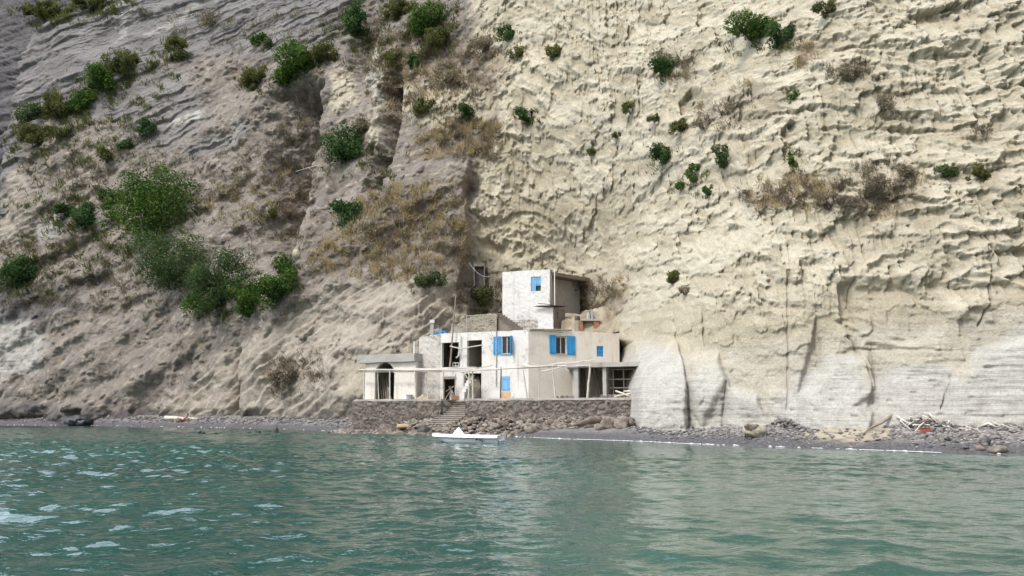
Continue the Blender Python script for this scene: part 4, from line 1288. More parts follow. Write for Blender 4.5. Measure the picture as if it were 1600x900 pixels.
stone_face('wall', 0, g0, -.2, GZ - .04, None, terrace, 3); stone_face('wall', g1, tl, -.2, GZ - .04, None, terrace, 5)
for q0, q1, zz in ((g0 - .4, g0 - .002, GZ - .11), (g1 + .002, g1 + .4, GZ - .11), (-.35, -.02, GZ - .03)):
    m = MB(); PT.box(m, q0, q1, -.3, zz, -2.3, .05); m.build('side_wall', M['masonry'], terrace, rough=.05, cell=.2)
m = MB(); n = 12
for i in range(n):
    t1 = GZ - .165 * (i + 1); d1 = -2.25 + .31 * (i + 1); sh = .05 * i
    PT.box(m, g0 + .02 - (sh if i > 7 else 0), g1 - .02 - max(0, i - 7) * .12, -.3, t1, d1 - .31, d1 - .002)
m.build('stair', M['tread'], terrace, rough=.015, cell=.5)
m = MB()
for i in range(n):
    t1 = GZ - .165 * (i + 1); d1 = -2.25 + .31 * (i + 1)
    PT.box(m, g0 + .03 - (.05 * i if i > 7 else 0), g1 - .03 - max(0, i - 7) * .12, t1 + .004, t1 + .045, d1 - .30, d1 + .035)
m.build('stair_tread', M['floor'], terrace, rough=.008, cell=.6)

# ------------------------------------------------------------------ pergola poles along the terrace
perg = empty('pole_pergola', (T0.x, T0.y, GZ), 'rickety pergola of bleached wooden poles along the terrace edge', 'pergola')
POSTS = [(569, 569, 579, -.35, .075), (609, 609, 579, -.35, .075), (649.5, 648.5, 578, -.35, .085), (692, 692, 579, -.35, .075), (732, 733, 579, -.35, .07), (738.5, 738.5, 579, -.5, .07), (782, 783, 574, -.4, .06), (823.5, 816.5, 571, -.4, .065), (868, 863, 571, -.4, .07), (917.5, 922, 571, -.5, .09),
         (581, 581, 580, -1.3, .06), (592, 590, 581, -1.4, .06), (634, 628, 582, -1.3, .055), (646, 643.5, 582, -1.3, .055), (669, 665, 581, -1.3, .06), (842, 842, 573, -1.2, .04), (712, 712, 584, -1.2, .06)]
for xb, xt, yt, d, r_ in POSTS:
    m = MB(); a = PT.px(xb, 620, d); a.z = GZ; b = PT.px(xt, yt, d)
    m.stick(a, b, r_, r_ * .8, 7, .03 if xb == 917.5 else .014)
    o = m.build('post', M['darkpole'] if xb == 782 else M['pole'], perg)
    if xb == 782: tag(o, 'dark post by the closed pale shutter')
    if xb == 917.5: tag(o, 'crooked thick post before the porch')
RAILS = [(560, 578, 735, 577.5, -.35, -.35, .08), (562, 580.5, 690, 580, -.5, -.4, .06), (575, 577, 700, 578, -1.3, -1.2, .06), (640, 577, 745, 574, -.5, -.6, .07), (660, 580, 742, 580, -1.2, -.8, .05),
         (720, 581, 800, 574.5, -.3, -.4, .06), (735, 578, 870, 571, -.4, -.4, .065), (742, 576, 770, 570, -.8, -1.0, .05), (800, 575, 905, 570, -.5, -.5, .065), (815, 572, 893, 570.5, -1.2, -.8, .05), (846, 581, 895, 569, -.3, -.6, .06), (824, 567, 872, 576, -.7, -1.3, .045), (858, 570, 930, 562, -.5, -1.2, .06), (880, 572, 924, 570.5, -.4, -.5, .06),
         (722, 580, 734, 594, -.35, -.35, .045), (727, 579, 738, 590, -.5, -.5, .04), (884, 569, 912, 564, -.6, -.9, .05), (870, 567, 935, 566.5, -.9, -1.2, .05)]
for x0, y0, x1, y1, d0, d1, r_ in RAILS:
    m = MB(); m.stick(PT.px(x0, y0, d0), PT.px(x1, y1, d1), r_, r_ * .75, 9, .022, .03); m.build('rail', M['pole'], perg)

# clutter on the terrace
m = MB(); c = PT.px(639.5, 621, -.8); c.z = GZ; m.tube([c, c + Vector((0, 0, .42)), c + Vector((0, 0, .45))], .26, .33, 14); tag(m.build('bucket', M['steel']), 'grey bucket standing by the annex wall', 'bucket')
def heap(name, c, rx, ry, h, material, label, cat, seed, n=60):
    us, vs_ = np.meshgrid(np.linspace(-1, 1, n), np.linspace(-1, 1, n)); rr_ = np.hypot(us, vs_)
    z = np.clip(1 - rr_, -.05, 1) ** 1.0 * h * (1 + .5 * fbm(us * 3, vs_ * 3, 3, seed)) + fbm(us * 8, vs_ * 8, 2, seed) * .03
    me = mesh_np(name, np.stack([c[0] + us * rx, c[1] + vs_ * ry, c[2] + z - .02], -1).reshape(-1, 3), grid_faces(n, n), 4)
    return tag(link(name, me, material, smooth=True), label, cat)
c = PT.px(663, 621, -1.6); heap('sand_heap', (c.x, c.y, GZ), 1.0, .7, .55, M['earth'], 'small heap of pale sand against the cement wall', 'sand heap', 130)
m = MB(); c = PT.px(715, 622, -1.0); m.box((c.x - .5, c.y, GZ), (.55, 0, 0), (0, .4, 0), (0, 0, .34)); tag(m.build('brick_stack', M['brick'], rough=.01), 'low stack of red bricks beside the lower doorway', 'bricks')
m = MB(); c = PT.px(702, 622, -1.1); c.z = GZ
for dx in (-.35, .0, .35): m.stick(c + Vector((dx, .1 * dx, 0)), c + Vector((.12 - dx * .5, .3, 1.15)), .04, .035, 3, .01)
m.stick(c + Vector((-.3, .15, .7)), c + Vector((.5, .2, 1.2)), .035, .03, 3, .01); tag(m.build('trestle', M['wood']), 'wooden trestle of crossed sticks before the lower doorway', 'trestle')
m = MB(); c = PT.px(706, 622, -1.9); m.tube([(c.x, c.y, GZ), (c.x, c.y, GZ + .06), (c.x, c.y, GZ + .62)], .2, .2, 12); m.tube([(c.x, c.y, GZ + .62), (c.x, c.y, GZ + .72)], .17, .08, 12); m.tube([(c.x, c.y, GZ + .72), (c.x, c.y, GZ + .84)], .05, .05, 8); tag(m.build('gas_bottle', M['steel']), 'grey gas bottle standing in the lower doorway', 'gas bottle')
m = MB(); a = PL.px(740, 593, 1.1); 
cl = []
for j in range(5):
    for i in range(5): cl.append(a + PL.U * (-.32 + .16 * i) + PL.N * (.06 * math.sin(i * 2.1 + j)) + Vector((0, 0, -.14 * j + .03 * math.sin(i * 1.7))))
m.add(cl, [(j * 5 + i, j * 5 + i + 1, j * 5 + i + 6, j * 5 + i + 5) for j in range(4) for i in range(4)])
o = m.build('hanging_cloth', M['earth']); o.modifiers.new('t', 'SOLIDIFY').thickness = .03; tag(o, 'pinkish cloth hanging over the lower stair', 'cloth')
#SHORE
# ------------------------------------------------------------------ loose stones
def ico(sub):
    bm = bmesh.new(); bmesh.ops.create_icosphere(bm, subdivisions=sub, radius=1)
    v = np.array([q.co[:] for q in bm.verts]); f = np.array([[q.index for q in p.verts] for p in bm.faces]); bm.free()
    return v, f


I1, I2, I3, I4 = ico(1), ico(2), ico(3), ico(4)


def stones(name, P, size, material, label, base=I1, flat=.6, seed=0):
    """many small stones in one mesh (ground cover)"""
    g = np.random.default_rng(seed); n = len(P); bv, bf = base; k = len(bv)
    sc = size[:, None] * np.stack([g.uniform(.7, 1.3, n), g.uniform(.7, 1.3, n), g.uniform(.6, 1.1, n) * flat], -1)
    a = g.uniform(0, 6.28, n); ca, sa = np.cos(a), np.sin(a)
    V = bv[None] * (1 + g.uniform(-.28, .28, (n, k, 1))) * sc[:, None, :]
    x = V[..., 0] * ca[:, None] - V[..., 1] * sa[:, None]; y = V[..., 0] * sa[:, None] + V[..., 1] * ca[:, None]
    tl = g.normal(0, .25, (n, 1)); z = V[..., 2] + x * tl
    V = np.stack([x, y, z], -1) + P[:, None, :]
    Fa = (bf[None] + (np.arange(n) * k)[:, None, None]).reshape(-1, 3)
    me = mesh_np(name, V.reshape(-1, 3), Fa, 3)
    attr_float(me, 'tint', np.repeat(g.random(n) ** 1.5, k))
    return tag(link(name, me, material), label, kind='stuff')


def rock(name, c, r, material, label, cat, group=None, seed=0, base=I3, rot=0.0, smooth=True, amp=.35, fq=1.1, cut=None):
    v, f = base
    g = np.random.default_rng(seed); o = g.uniform(-50, 50, 3)
    n = fbm(v[:, 0] * fq + o[0] + v[:, 2] * .7, v[:, 1] * fq + o[1] - v[:, 2] * .9, 4, seed)
    w = v * (1 + amp * n[:, None])
    for _ in range(7):                       # chop flat facets
        d = g.normal(size=3); d /= np.linalg.norm(d); h = g.uniform(.55, .9)
        ex = w @ d - h; w = w - np.clip(ex, 0, None)[:, None] * d * .85
    w = w * np.array(r)
    ca, sa = math.cos(rot), math.sin(rot)
    w = np.stack([w[:, 0] * ca - w[:, 1] * sa, w[:, 0] * sa + w[:, 1] * ca, w[:, 2]], -1) + np.array(c)
    me = mesh_np(name, w, f, 3)
    return tag(link(name, me, material, smooth=smooth), label, cat, group)


g = np.random.default_rng(31)
n = 9000
pxr = np.concatenate([g.uniform(985, 1640, 6500), g.uniform(-60, 560, 2500)])
sx = []
tt = g.random(n)
Yt = np.where(pxr > 700, np.interp(pxr, [985, 1250, 1640], [54, 46, 38]), np.interp(pxr, [-60, 560], [112, 78]))
X_ = (pxr - 800) / F * Yt
w_ = foot_y(X_) - shore_y(X_)
Y_ = shore_y(X_) + .3 + tt * (w_ + .4)
up = np.clip(tt, 0, 1)
keepm = g.random(n) < (.25 + .75 * sstep(.15, .5, up))
spx, spy, _ = project(X_, Y_, beach_z(X_, Y_))
insand = poly_mask(spx, spy, [(1245,660),(1395,655),(1390,684),(1330,690),(1255,680)], 5) > .4
keepm &= ~(insand & (g.random(n) < .9))
size = (.035 + .10 * g.random(n) ** 2.2) * (.7 + .8 * sstep(.1, .6, up)) * np.where(pxr < 700, 1.25, 1.0)
P = np.stack([X_, Y_, beach_z(X_, Y_) + size * .15], -1)
stones('shingle', P[keepm], size[keepm], M['stone'], 'dark and pale pebbles strewn over the beach', seed=3)
# stones banked against the pale cliff foot
cpx = np.concatenate([g.uniform(1195, 1260, 260), g.uniform(1090, 1200, 260), g.uniform(1380, 1600, 700)])
Yt = np.interp(cpx, [1090, 1250, 1600], [54.5, 49, 42.5]); X_ = (cpx - 800) / F * Yt
Y_ = foot_y(X_) - g.random(len(cpx)) ** 1.5 * 2.6 + .2
hb = np.where(cpx < 1262, np.exp(-((cpx - 1228) / 22) ** 2) * .55, np.where(cpx < 1500, np.exp(-((cpx - 1440) / 36) ** 2) * .6, .15)) * np.clip(1 - (foot_y(X_) - Y_) / 2.6, 0, 1)
size = .06 + .12 * g.random(len(cpx)) ** 2
stones('stone_bank', np.stack([X_, Y_, beach_z(X_, Y_) + hb * g.random(len(cpx)) ** .5], -1), size, M['stone'], 'larger grey cobbles banked against the cliff foot', base=I2, seed=4)
# rubble at the foot of the terrace
n = 1900
uu_ = g.uniform(-1.2, tl + .2, n); dd_ = g.random(n) ** 1.2
wd = np.interp(uu_, [0, 6, 9, 14, 20, tl], [2.4, 2.4, 3.6, 4.5, 3.4, 2.0])
d_ = .25 + dd_ * wd
X_ = PT.P.x + PT.U.x * uu_ + PT.N.x * d_; Y_ = PT.P.y + PT.U.y * uu_ + PT.N.y * d_
hz = np.maximum(beach_z(X_, Y_), -.1) + np.clip(1 - dd_, 0, 1) * .25
size = .07 + .22 * g.random(n) ** 2
gap = (uu_ > g0 - .1) & (uu_ < g1 + .1) & (d_ < 1.6)
k_ = ~gap
stones('rubble', np.stack([X_, Y_, hz], -1)[k_], size[k_], M['brownstones'], 'jumbled broken stones below the terrace wall', base=I2, flat=.75, seed=5)
k = 0
for i in range(74):
    u = g.uniform(-.8, tl - .3); d = .5 + g.random() * np.interp(u, [0, 6, 9, 14, 20, tl], [1.9, 1.9, 3.2, 4.0, 3.0, 1.4])
    if g0 - .6 < u < g1 + .4 and d < 2.2: continue
    q = PT.pt(u, 0, d); z = max(float(beach_z(np.array([q.x]), np.array([q.y]))[0]), -.05)
    s = g.uniform(.28, .62)
    rock('boulder', (q.x, q.y, z + s * .12), (s * g.uniform(.8, 1.5), s * g.uniform(.7, 1.1), s * g.uniform(.4, .75)), M['brownrock'], 'rough brown boulder lying among the rocks below the terrace wall', 'boulder', 'boulders below the terrace', 200 + i, I2, g.uniform(0, 3), False)


def bz(px, py, lo=0.0):
    """point of the beach seen at a photo pixel"""
    best = None
    for Z_ in np.linspace(0, 1.6, 60):
        q = at_z(px, py, Z_); z = float(beach_z(np.array([q.x]), np.array([q.y]))[0])
        if best is None or abs(z - Z_) < best[0]: best = (abs(z - Z_), q)
    return best[1]


c = bz(600, 668); rock('stone_slab', (c.x, c.y, c.z + .15), (1.15, .7, .26), M['tanrock'], 'long flat tan slab below the terrace, farther from the steps', 'rock slab', None, 301, I3, -.3, False, .2)
c = bz(632, 669); rock('stone_slab', (c.x, c.y, c.z + .15), (.85, .6, .24), M['tanrock'], 'flat tan slab nearer to the terrace steps', 'rock slab', None, 302, I3, -.2, False, .2)
c = bz(668, 675); rock('wet_rock', (c.x, c.y, c.z + .1), (.85, .6, .42), M['basalt'], 'dark wet tilted rock at the water left of the terrace steps', 'rock', None, 303, I3, .5, False)
c = bz(700, 672); rock('landing_rock', (c.x, c.y, c.z + .02), (1.3, .9, .3), M['brownrock'], 'broad flat brown rock at the bottom of the terrace steps', 'rock', None, 304, I3, .1, False, .2)
for i, (x, y, s) in enumerate([(925, 664, .7), (950, 667, .75), (972, 668, .7), (905, 668, .6), (938, 672, .5), (985, 664, .55)]):
    c = bz(x, y); rock('shore_rock', (c.x, c.y, c.z + s * .25), (s * 1.25, s, s * .75), M['brownrock'], 'big grey brown rock in the pile beside the pale cliff buttress', 'rock', 'big rocks beside the cliff buttress', 310 + i, I3, i * .9, False, .45, 1.6)
c = bz(1180, 684); rock('leaning_boulder', (c.x, c.y, c.z + .38), (.74, .6, .46), M['palerock'], 'rounded pale boulder with a dark hollow standing alone on the beach', 'boulder', None, 330, I4, .4, True, .3)
rock('dark_hollow', (c.x - .26, c.y - .36, c.z + .62), (.5, .3, .24), M['brownrock'], 'added dark stone standing in for the hollow of the lone pale boulder', 'stone', None, 331, I3, .3, False)  # dark stone added in place of the boulder's shaded hollow
c = bz(122, 664); rock('black_rock', (c.x, c.y, c.z + .5), (1.6, 1.1, .72), M['basalt'], 'large black wet rock at the left water edge', 'rock', None, 340, I4, -.2, False, .4, 1.6)
rock('black_rock', (c.x + 1.0, c.y - .4, c.z + .25), (.9, .8, .52), M['basalt'], 'smaller black rock leaning on the large one by the water', 'rock', None, 341, I3, .6, False, .4, 1.6)
c = at(461, 398, 92); v_, nn_ = pick(462, 399); rock('white_boulder', tuple(v_ + np.array([0, -.3, .2])), (.5, .5, .85), M['palerock'], 'pale boulder perched on the slope above the bright bush', 'boulder', None, 345, I3, .2, False)
for i, (x, y, s, lab) in enumerate([(312, 676.5, .26, 'dark rock just breaking the water surface before the sunbather'), (317, 677, .2, 'smaller dark rock beside another one breaking the water surface'), (431, 675, .30, 'pointed dark rock standing up out of the shallow water'), (403, 676, .24, 'low dark rock awash in foam in the shallow water')]):
    c = at_z(x, y, 0); rock('awash_rock', (c.x, c.y, .05), (s, s * .8, s * (1.5 if i == 2 else .7)), M['basalt'], lab, 'rock', None, 350 + i, I2, 0, False)
c = bz(1575, 700); rock('flat_rock', (c.x - .8, c.y - .6, .18), (.5, .4, .2), M['brownrock'], 'low reddish rock at the right water edge', 'rock', None, 360, I3, .2, False)
c = bz(1540, 694); rock('grey_boulder', (c.x, c.y, c.z + .15), (.3, .28, .24), M['stone'], 'pale grey boulder on the beach near the right edge', 'boulder', None, 361, I2, .2, False)
for i in range(14):
    c = bz(g.uniform(1410, 1600), g.uniform(681, 704)); s = g.uniform(.10, .19); rock('beach_boulder', (c.x, c.y, c.z + s * .2), (s * 1.3, s, s * .8), M['basalt'] if i % 3 else M['brownrock'], 'dark rounded boulder on the right end of the beach', 'boulder', 'dark boulders on the right end of the beach', 370 + i, I2, i, False)


# ------------------------------------------------------------------ driftwood and litter
def log(name, pts, r0, r1, material, label, group=None, wob=.02, seg=10, cat='driftwood'):
    m = MB(); m.tube(pts, r0, r1, seg, wob); return tag(m.build(name, material, smooth=True), label, cat, group)


a, b = bz(75, 656.5), bz(108, 656); log('beach_log', [a + Vector((0, 0, .25)), a.lerp(b, .3) + Vector((0, 0, .32)), a.lerp(b, .7) + Vector((0, 0, .34)), b + Vector((0, 0, .36))], .26, .24, M['drift'], 'thick bleached log beside the large black rock', None, .015, 12, 'log')
a, b = bz(258, 655.5), bz(309, 657); a.z += .18; b.z += .16
log('beach_log', [a, a.lerp(b, .25) + Vector((0, 0, .06)), a.lerp(b, .5), a.lerp(b, .75) + Vector((0, 0, .04)), b], .24, .15, M['drift'], 'long white log behind the sunbather on the left beach', None, .03, 12, 'log')
P1 = [bz(1345, 684), bz(1362, 674), bz(1376, 671), bz(1388, 666), bz(1398, 662)]
log('drift_branch', [p + Vector((0, 0, .1 + .12 * i)) for i, p in enumerate(P1)], .05, .10, M['wood'], 'long crooked brown branch lying on the sand', None, .03, 8, 'branch')
P1 = [bz(1528, 672), bz(1545, 669), bz(1560, 674), bz(1575, 670), bz(1590, 672)]
log('drift_branch', [p + Vector((0, 0, .14 + .1 * (i % 2))) for i, p in enumerate(P1)], .08, .05, M['drift'], 'white crooked branch at the right end of the beach', None, .03, 8, 'branch')
a = bz(1462, 668); log('drift_branch', [a + Vector((-.15, .3, .75)), a + Vector((0, .1, .4)), a + Vector((.22, -.25, .12))], .045, .03, M['drift'], 'short white stick leaning out of the driftwood pile', None, .01, 8, 'stick')
first = None
for i in range(64):
    t = g.random()
    if t < .72: x, y = g.normal(1437, 24), 667 + g.normal(0, 3.5)
    else: x, y = g.uniform(1480, 1600), g.uniform(669, 676)
    c = bz(x, y); L = g.uniform(.25, .75)
    ang = g.uniform(-1.6, 1.6); hgt = .10 + (.45 * math.exp(-((x - 1440) / 30) ** 2) * g.random() if t < .72 else 0)
    d = Vector((math.cos(ang), math.sin(ang) * .6, g.normal(0, .45))) * L
    if first is None or i < 4:
        m = MB(); m.stick(-d, d, .035, .022, 4, .03); o = m.build('driftwood_stick', M['drift'] if i % 2 else M['pole'], None, True); first = first or []; first.append(o)
    else:
        o = first[i % 4].copy(); COL.objects.link(o); o.rotation_euler = (0, g.normal(0, .4), g.uniform(-2, 2)); o.scale = (g.uniform(.6, 1.6),) * 3
    o.location = (c.x, c.y - .1, c.z + hgt); tag(o, 'bleached stick in the driftwood strewn along the right beach', 'driftwood', 'driftwood sticks on the right beach')
c = bz(1446, 677); bm = bmesh.new(); bmesh.ops.create_cube(bm, size=1)
for v in bm.verts: v.co = Vector((v.co.x * (.44 if v.co.z > 0 else .4), v.co.y * .36, v.co.z * .27))
bmesh.ops.bevel(bm, geom=bm.edges[:], offset=.03, segments=2, affect='EDGES')
me = bpy.data.meshes.new('plastic_crate'); bm.to_mesh(me); bm.free()
cr = empty('plastic_crate', (c.x, c.y, c.z), 'red brown plastic crate on the shingle before the driftwood', 'crate')
o = link('body', me, M['red'], cr); o.matrix_parent_inverse.identity(); o.location = (0, 0, .15)
m = MB(); m.box((c.x - .235, c.y - .2, c.z + .27), (.47, 0, 0), (0, .4, 0), (0, 0, .03)); m.build('lid', M['red'], cr)
c = bz(1490, 669); m = MB(); m.box((c.x - .3, c.y, c.z + .05), (.62, .1, .02), (-.02, .16, 0), (0, 0, .06)); tag(m.build('red_plank', M['brick']), 'short faded red plank right of the driftwood pile', 'plank')
# porch clutter
for i in range(12):
    q = PT.px(g.uniform(926, 966), 621, -g.uniform(.8, 1.6)); s = g.uniform(.16, .3)
    rock('loose_stone', (q.x, q.y, GZ + s * .5), (s * 1.5, s, s * .8), M['stone'] if i % 2 else M['brownrock'], 'grey stone in the heap before the porch pillar', 'stone', 'stones heaped before the porch', 400 + i, I2, i, False)
for i, (x0, y0, x1, y1) in enumerate([(962, 611, 985, 620), (966, 621, 990, 614), (975, 612, 992, 613), (955, 622, 975, 617)]):
    a, b = PT.px(x0, y0, -.9), PT.px(x1, y1, -.6); a.z = max(a.z, GZ + .06); b.z = max(b.z, GZ + .06)
    log('porch_log', [a, a.lerp(b, .5) + Vector((0, 0, .05)), b], .08, .06, M['drift'], 'pale driftwood log lying in the porch beside the cliff', 'driftwood logs in the porch', .02, 8)
for i in range(5):
    q = PT.px(870 + i * 8, 621, -1.0); rock('wall_stone', (q.x, q.y, GZ + .12), (.24, .18, .18), M['brownrock'], 'dark stone at the foot of the beige wall', 'stone', 'dark stones along the beige wall', 420 + i, I2, i, False)
m = MB()
for k, (x0, x1, yt) in enumerate(((906, 908, 566), (911, 909, 572), (928, 924, 568), (933, 930, 570))):
    a = PP.pt(PP.uz(x0, 615)[0], GZ, -1.2); b = PP.px(x1, yt, -1.9); m.stick(a, b, .06, .05, 3, .01)
tag(m.build('leaning_boards', M['darkpole']), 'dark boards leaning inside the left porch bay', 'boards')

# ------------------------------------------------------------------ boat
stern = at_z(783, 692.5, 0); bowp = Vector(((685 - 800) / F * (stern.y + 1.3), stern.y + 1.3, 0))
ax_ = bowp - stern; L = (bowp - stern).length + .25; ax_.normalize(); sd_ = Vector((-ax_.y, ax_.x, 0))
if sd_.y > 0: sd_ = -sd_          # towards the viewer
boat = empty('motor_boat', (stern.x, stern.y, 0), 'small white motor boat lying at anchor before the terrace steps', 'boat')
NS = 22; hull_v = []; deck = []
def sec(t):
    """t 0 stern .. 1 bow: half beam, sheer, keel"""
    beam = .80 * (1 - max(0, (t - .45) / .55) ** 2.3) ** .9 * (.93 + .07 * min(1, t * 3))
    sheer = .33 + .05 * t ** 2; keel = -.22 + .78 * max(0, (t - .62) / .38) ** 2.1
    return beam, sheer, min(keel, sheer - .02)
for i in range(NS + 1):
    t = i / NS; b_, s_, k_ = sec(t); b_ = max(b_, .015)
    row = [(0, k_), (.55 * b_, k_ + .10 * (s_ - k_)), (.86 * b_, k_ + .38 * (s_ - k_)), (.96 * b_, k_ + .7 * (s_ - k_)), (b_, s_)]
    full_ = [(-y, z) for y, z in row[::-1]] + row[1:]
    for y, z in full_: hull_v.append(stern + ax_ * (t * L + (.10 * z if i == NS else 0)) + sd_ * y + Vector((0, 0, z)))
K9 = 9
me = bpy.data.meshes.new('hull'); me.from_pydata(hull_v, [], [(i * K9 + j, i * K9 + j + 1, (i + 1) * K9 + j + 1, (i + 1) * K9 + j) for i in range(NS) for j in range(K9 - 1)] + [tuple(range(K9))]); me.update()
link('hull', me, M['hull'], boat, True)
def strip(name, prof, material, smooth=False):
    V = []; n_ = len(prof)
    for i in range(NS + 1):
        t = i / NS; b_, s_, k_ = sec(t); b_ = max(b_, .03)
        for fy_, dy_, dz_ in prof: V.append(stern + ax_ * (t * L + (.05 if i == NS else -.02 if i == 0 else 0)) + sd_ * (fy_ * b_ + dy_) + Vector((0, 0, s_ + dz_)))
    me = bpy.data.meshes.new(name); me.from_pydata(V, [], [(i * n_ + j, i * n_ + j + 1, (i + 1) * n_ + j + 1, (i + 1) * n_ + j) for i in range(NS) for j in range(n_ - 1)] + [tuple(range(n_))] ); me.update()
    return link(name, me, material, boat, smooth)
strip('deck', [(-1, -.04, -.02), (-1, -.05, .09), (-.9, 0, .13), (-.5, 0, .15), (0, 0, .16), (.5, 0, .15), (.9, 0, .13), (1, .05, .09), (1, .04, -.02)], M['gel'], True)
strip('rub_rail', [(1, .0, -.05), (1, .065, -.045), (1, .065, -.015), (1, .0, -.012)], M['black'])
strip('rub_rail', [(-1, .0, -.05), (-1, -.065, -.045), (-1, -.065, -.015), (-1, .0, -.012)], M['black'])
t = .62; c = stern + ax_ * (t * L) + Vector((0, 0, sec(t)[1] + .13)); m = MB()
m.add([c + ax_ * .34 + sd_ * .3, c - ax_ * .3 + sd_ * .3, c - ax_ * .3 - sd_ * .3, c + ax_ * .34 - sd_ * .3, c + Vector((0, 0, .44)) + sd_ * .05 + ax_ * .02, c + Vector((0, 0, .44)) - sd_ * .05], [(0, 1, 2, 3), (0, 4, 1), (1, 4, 5, 2), (2, 5, 3), (3, 5, 4, 0)])
m.build('console_cover', M['cover'], boat)
b_, s_, k_ = sec(.3); base_ = stern + ax_ * (.30 * L); m = MB()
# short dark name on the side: an upright, a run of small strokes and two dots
def stroke(u0, z0, u1, z1, w=.022):
    a = base_ - ax_ * u0 + sd_ * (b_ * .985 + .006) + Vector((0, 0, s_ - .07 + z0)); b2 = base_ - ax_ * u1 + sd_ * (b_ * .985 + .006) + Vector((0, 0, s_ - .07 + z1))
    m.tube([a, b2], w, w, 5)
for q in [(0, .02, .02, -.12), (0, .02, .12, .0), (.12, .0, .02, -.05), (.16, -.03, .2, -.08), (.2, -.08, .25, -.03), (.28, -.03, .3, -.09), (.3, -.09, .36, -.04), (.4, -.04, .42, -.15), (.42, -.15, .36, -.16), (.52, -.09, .54, -.10)]: stroke(*q)
m.build('lettering', M['black'], boat)
m = MB(); m.box(stern - ax_ * .02 - sd_ * .5 + Vector((0, 0, .15)), -ax_ * .12, sd_ * 1.0, Vector((0, 0, .05))); m.build('swim_step', M['gel'], boat)

# ------------------------------------------------------------------ sunbather
pc = bz(284, 659.5); pc.z += .05
fx = Vector((1, -.1, 0)).normalized(); fy_ = Vector((.1, 1, 0)).normalized()
def J(x, y, z): return pc + fx * x + fy_ * y + Vector((0, 0, z))
# reclining: hips on the stones, torso leaning back to the right on the arms, knees raised to the left
jo = [('hip', J(0, 0, .14), .15), ('belly', J(.2, .03, .26), .135), ('chest', J(.42, .05, .45), .155), ('neck', J(.58, .05, .63), .06), ('head0', J(.62, .04, .72), .085), ('head', J(.66, .03, .84), .095),
      ('lhip', J(-.02, -.1, .13), .10), ('lknee', J(-.42, -.16, .50), .065), ('lank', J(-.74, -.16, .10), .042), ('ltoe', J(-.92, -.17, .05), .035),
      ('rhip', J(-.02, .12, .13), .10), ('rknee', J(-.38, .2, .42), .065), ('rank', J(-.72, .22, .10), .042), ('rtoe', J(-.9, .24, .05), .035),
      ('lsh', J(.50, -.17, .53), .065), ('lel', J(.68, -.24, .30), .042), ('lwr', J(.72, -.22, .07), .032), ('lha', J(.84, -.22, .03), .034),
      ('rsh', J(.50, .25, .53), .065), ('rel', J(.70, .33, .30), .042), ('rwr', J(.74, .32, .07), .032), ('rha', J(.86, .32, .03), .034)]
E = [(0, 1), (1, 2), (2, 3), (3, 4), (4, 5), (0, 6), (6, 7), (7, 8), (8, 9), (0, 10), (10, 11), (11, 12), (12, 13), (2, 14), (14, 15), (15, 16), (16, 17), (2, 18), (18, 19), (19, 20), (20, 21)]
def skin(name, joints, edges, material, parent=None, lev=2):
    me = bpy.data.meshes.new(name); me.from_pydata([tuple(j[1]) for j in joints], edges, []); me.update()
    o = link(name, me, material, parent); s = o.modifiers.new('s', 'SKIN'); s.use_smooth_shade = True
    for i, j in enumerate(joints): me.skin_vertices[0].data[i].radius = (j[2], j[2])
    me.skin_vertices[0].data[0].use_root = True
    o.modifiers.new('b', 'SUBSURF').levels = lev; o.modifiers['b'].render_levels = lev
    return o
person = empty('person', tuple(pc), 'tanned person reclining on the pebbles with knees raised before the long white log', 'person')
skin('body', jo, E, M['skin'], person)
for sgn, wrist in ((-1, J(.84, -.22, .03)), (1, J(.86, .32, .03))):
    pass
m = MB()
for k_ in range(5):
    for wy_ in (-.22, .32):
        base_ = J(.84, wy_ + (k_ - 2) * .017, .035); m.tube([base_, base_ + fx * (.05 - .006 * abs(k_ - 2)) + Vector((0, 0, .004)), base_ + fx * (.085 - .010 * abs(k_ - 2)) + Vector((0, 0, -.012))], .009, .007, 6)
m.build('fingers', M['skin'], person, True)
v, f = I3
hv_ = v * np.array([.105, .10, .11]); hv_ = hv_[:, :] + np.array(J(.685, .04, .875)[:]); me = mesh_np('hair', hv_, f, 3); link('hair', me, M['hair'], person, True)
m = MB(); m.tube([J(.62, -.075, .80), J(.61, -.09, .80)], .02, .012, 6); m.tube([J(.57, .03, .82), J(.545, .03, .80)], .014, .009, 6); m.build('face_features', M['skin'], person, True)
skin('swim_shorts', [('a', J(.05, 0, .17), .162), ('b', J(-.02, -.1, .145), .112), ('c', J(-.2, -.13, .30), .094), ('d', J(-.02, .12, .145), .112), ('e', J(-.18, .16, .27), .094)], [(0, 1), (1, 2), (0, 3), (3, 4)], M['cloth'], person)
#PLANTS
# ------------------------------------------------------------------ plants
def leaves(name, P, Nn, size, tint, material, parent=None, kind=None, elong=1.5, seed=0):
    """leaf shaped quads at P, facing roughly Nn"""
    g = np.random.default_rng(seed); n = len(P)
    Nn = Nn + g.normal(0, .55, (n, 3)); Nn /= np.linalg.norm(Nn, axis=1, keepdims=True) + 1e-9
    t = np.cross(Nn, g.normal(0, 1, (n, 3))); t /= np.linalg.norm(t, axis=1, keepdims=True) + 1e-9
    b = np.cross(Nn, t)
    s = size[:, None]
    V = np.stack([P - t * s * elong * .5, P - b * s * .5, P + t * s * elong * .5 + Nn * s * .12, P + b * s * .5], 1)
    me = mesh_np(name, V.reshape(-1, 3), np.arange(n * 4, dtype=np.int32).reshape(-1, 4), 4)
    attr_float(me, 'tint', np.repeat(tint, 4))
    o = link(name, me, material, parent)
    return o


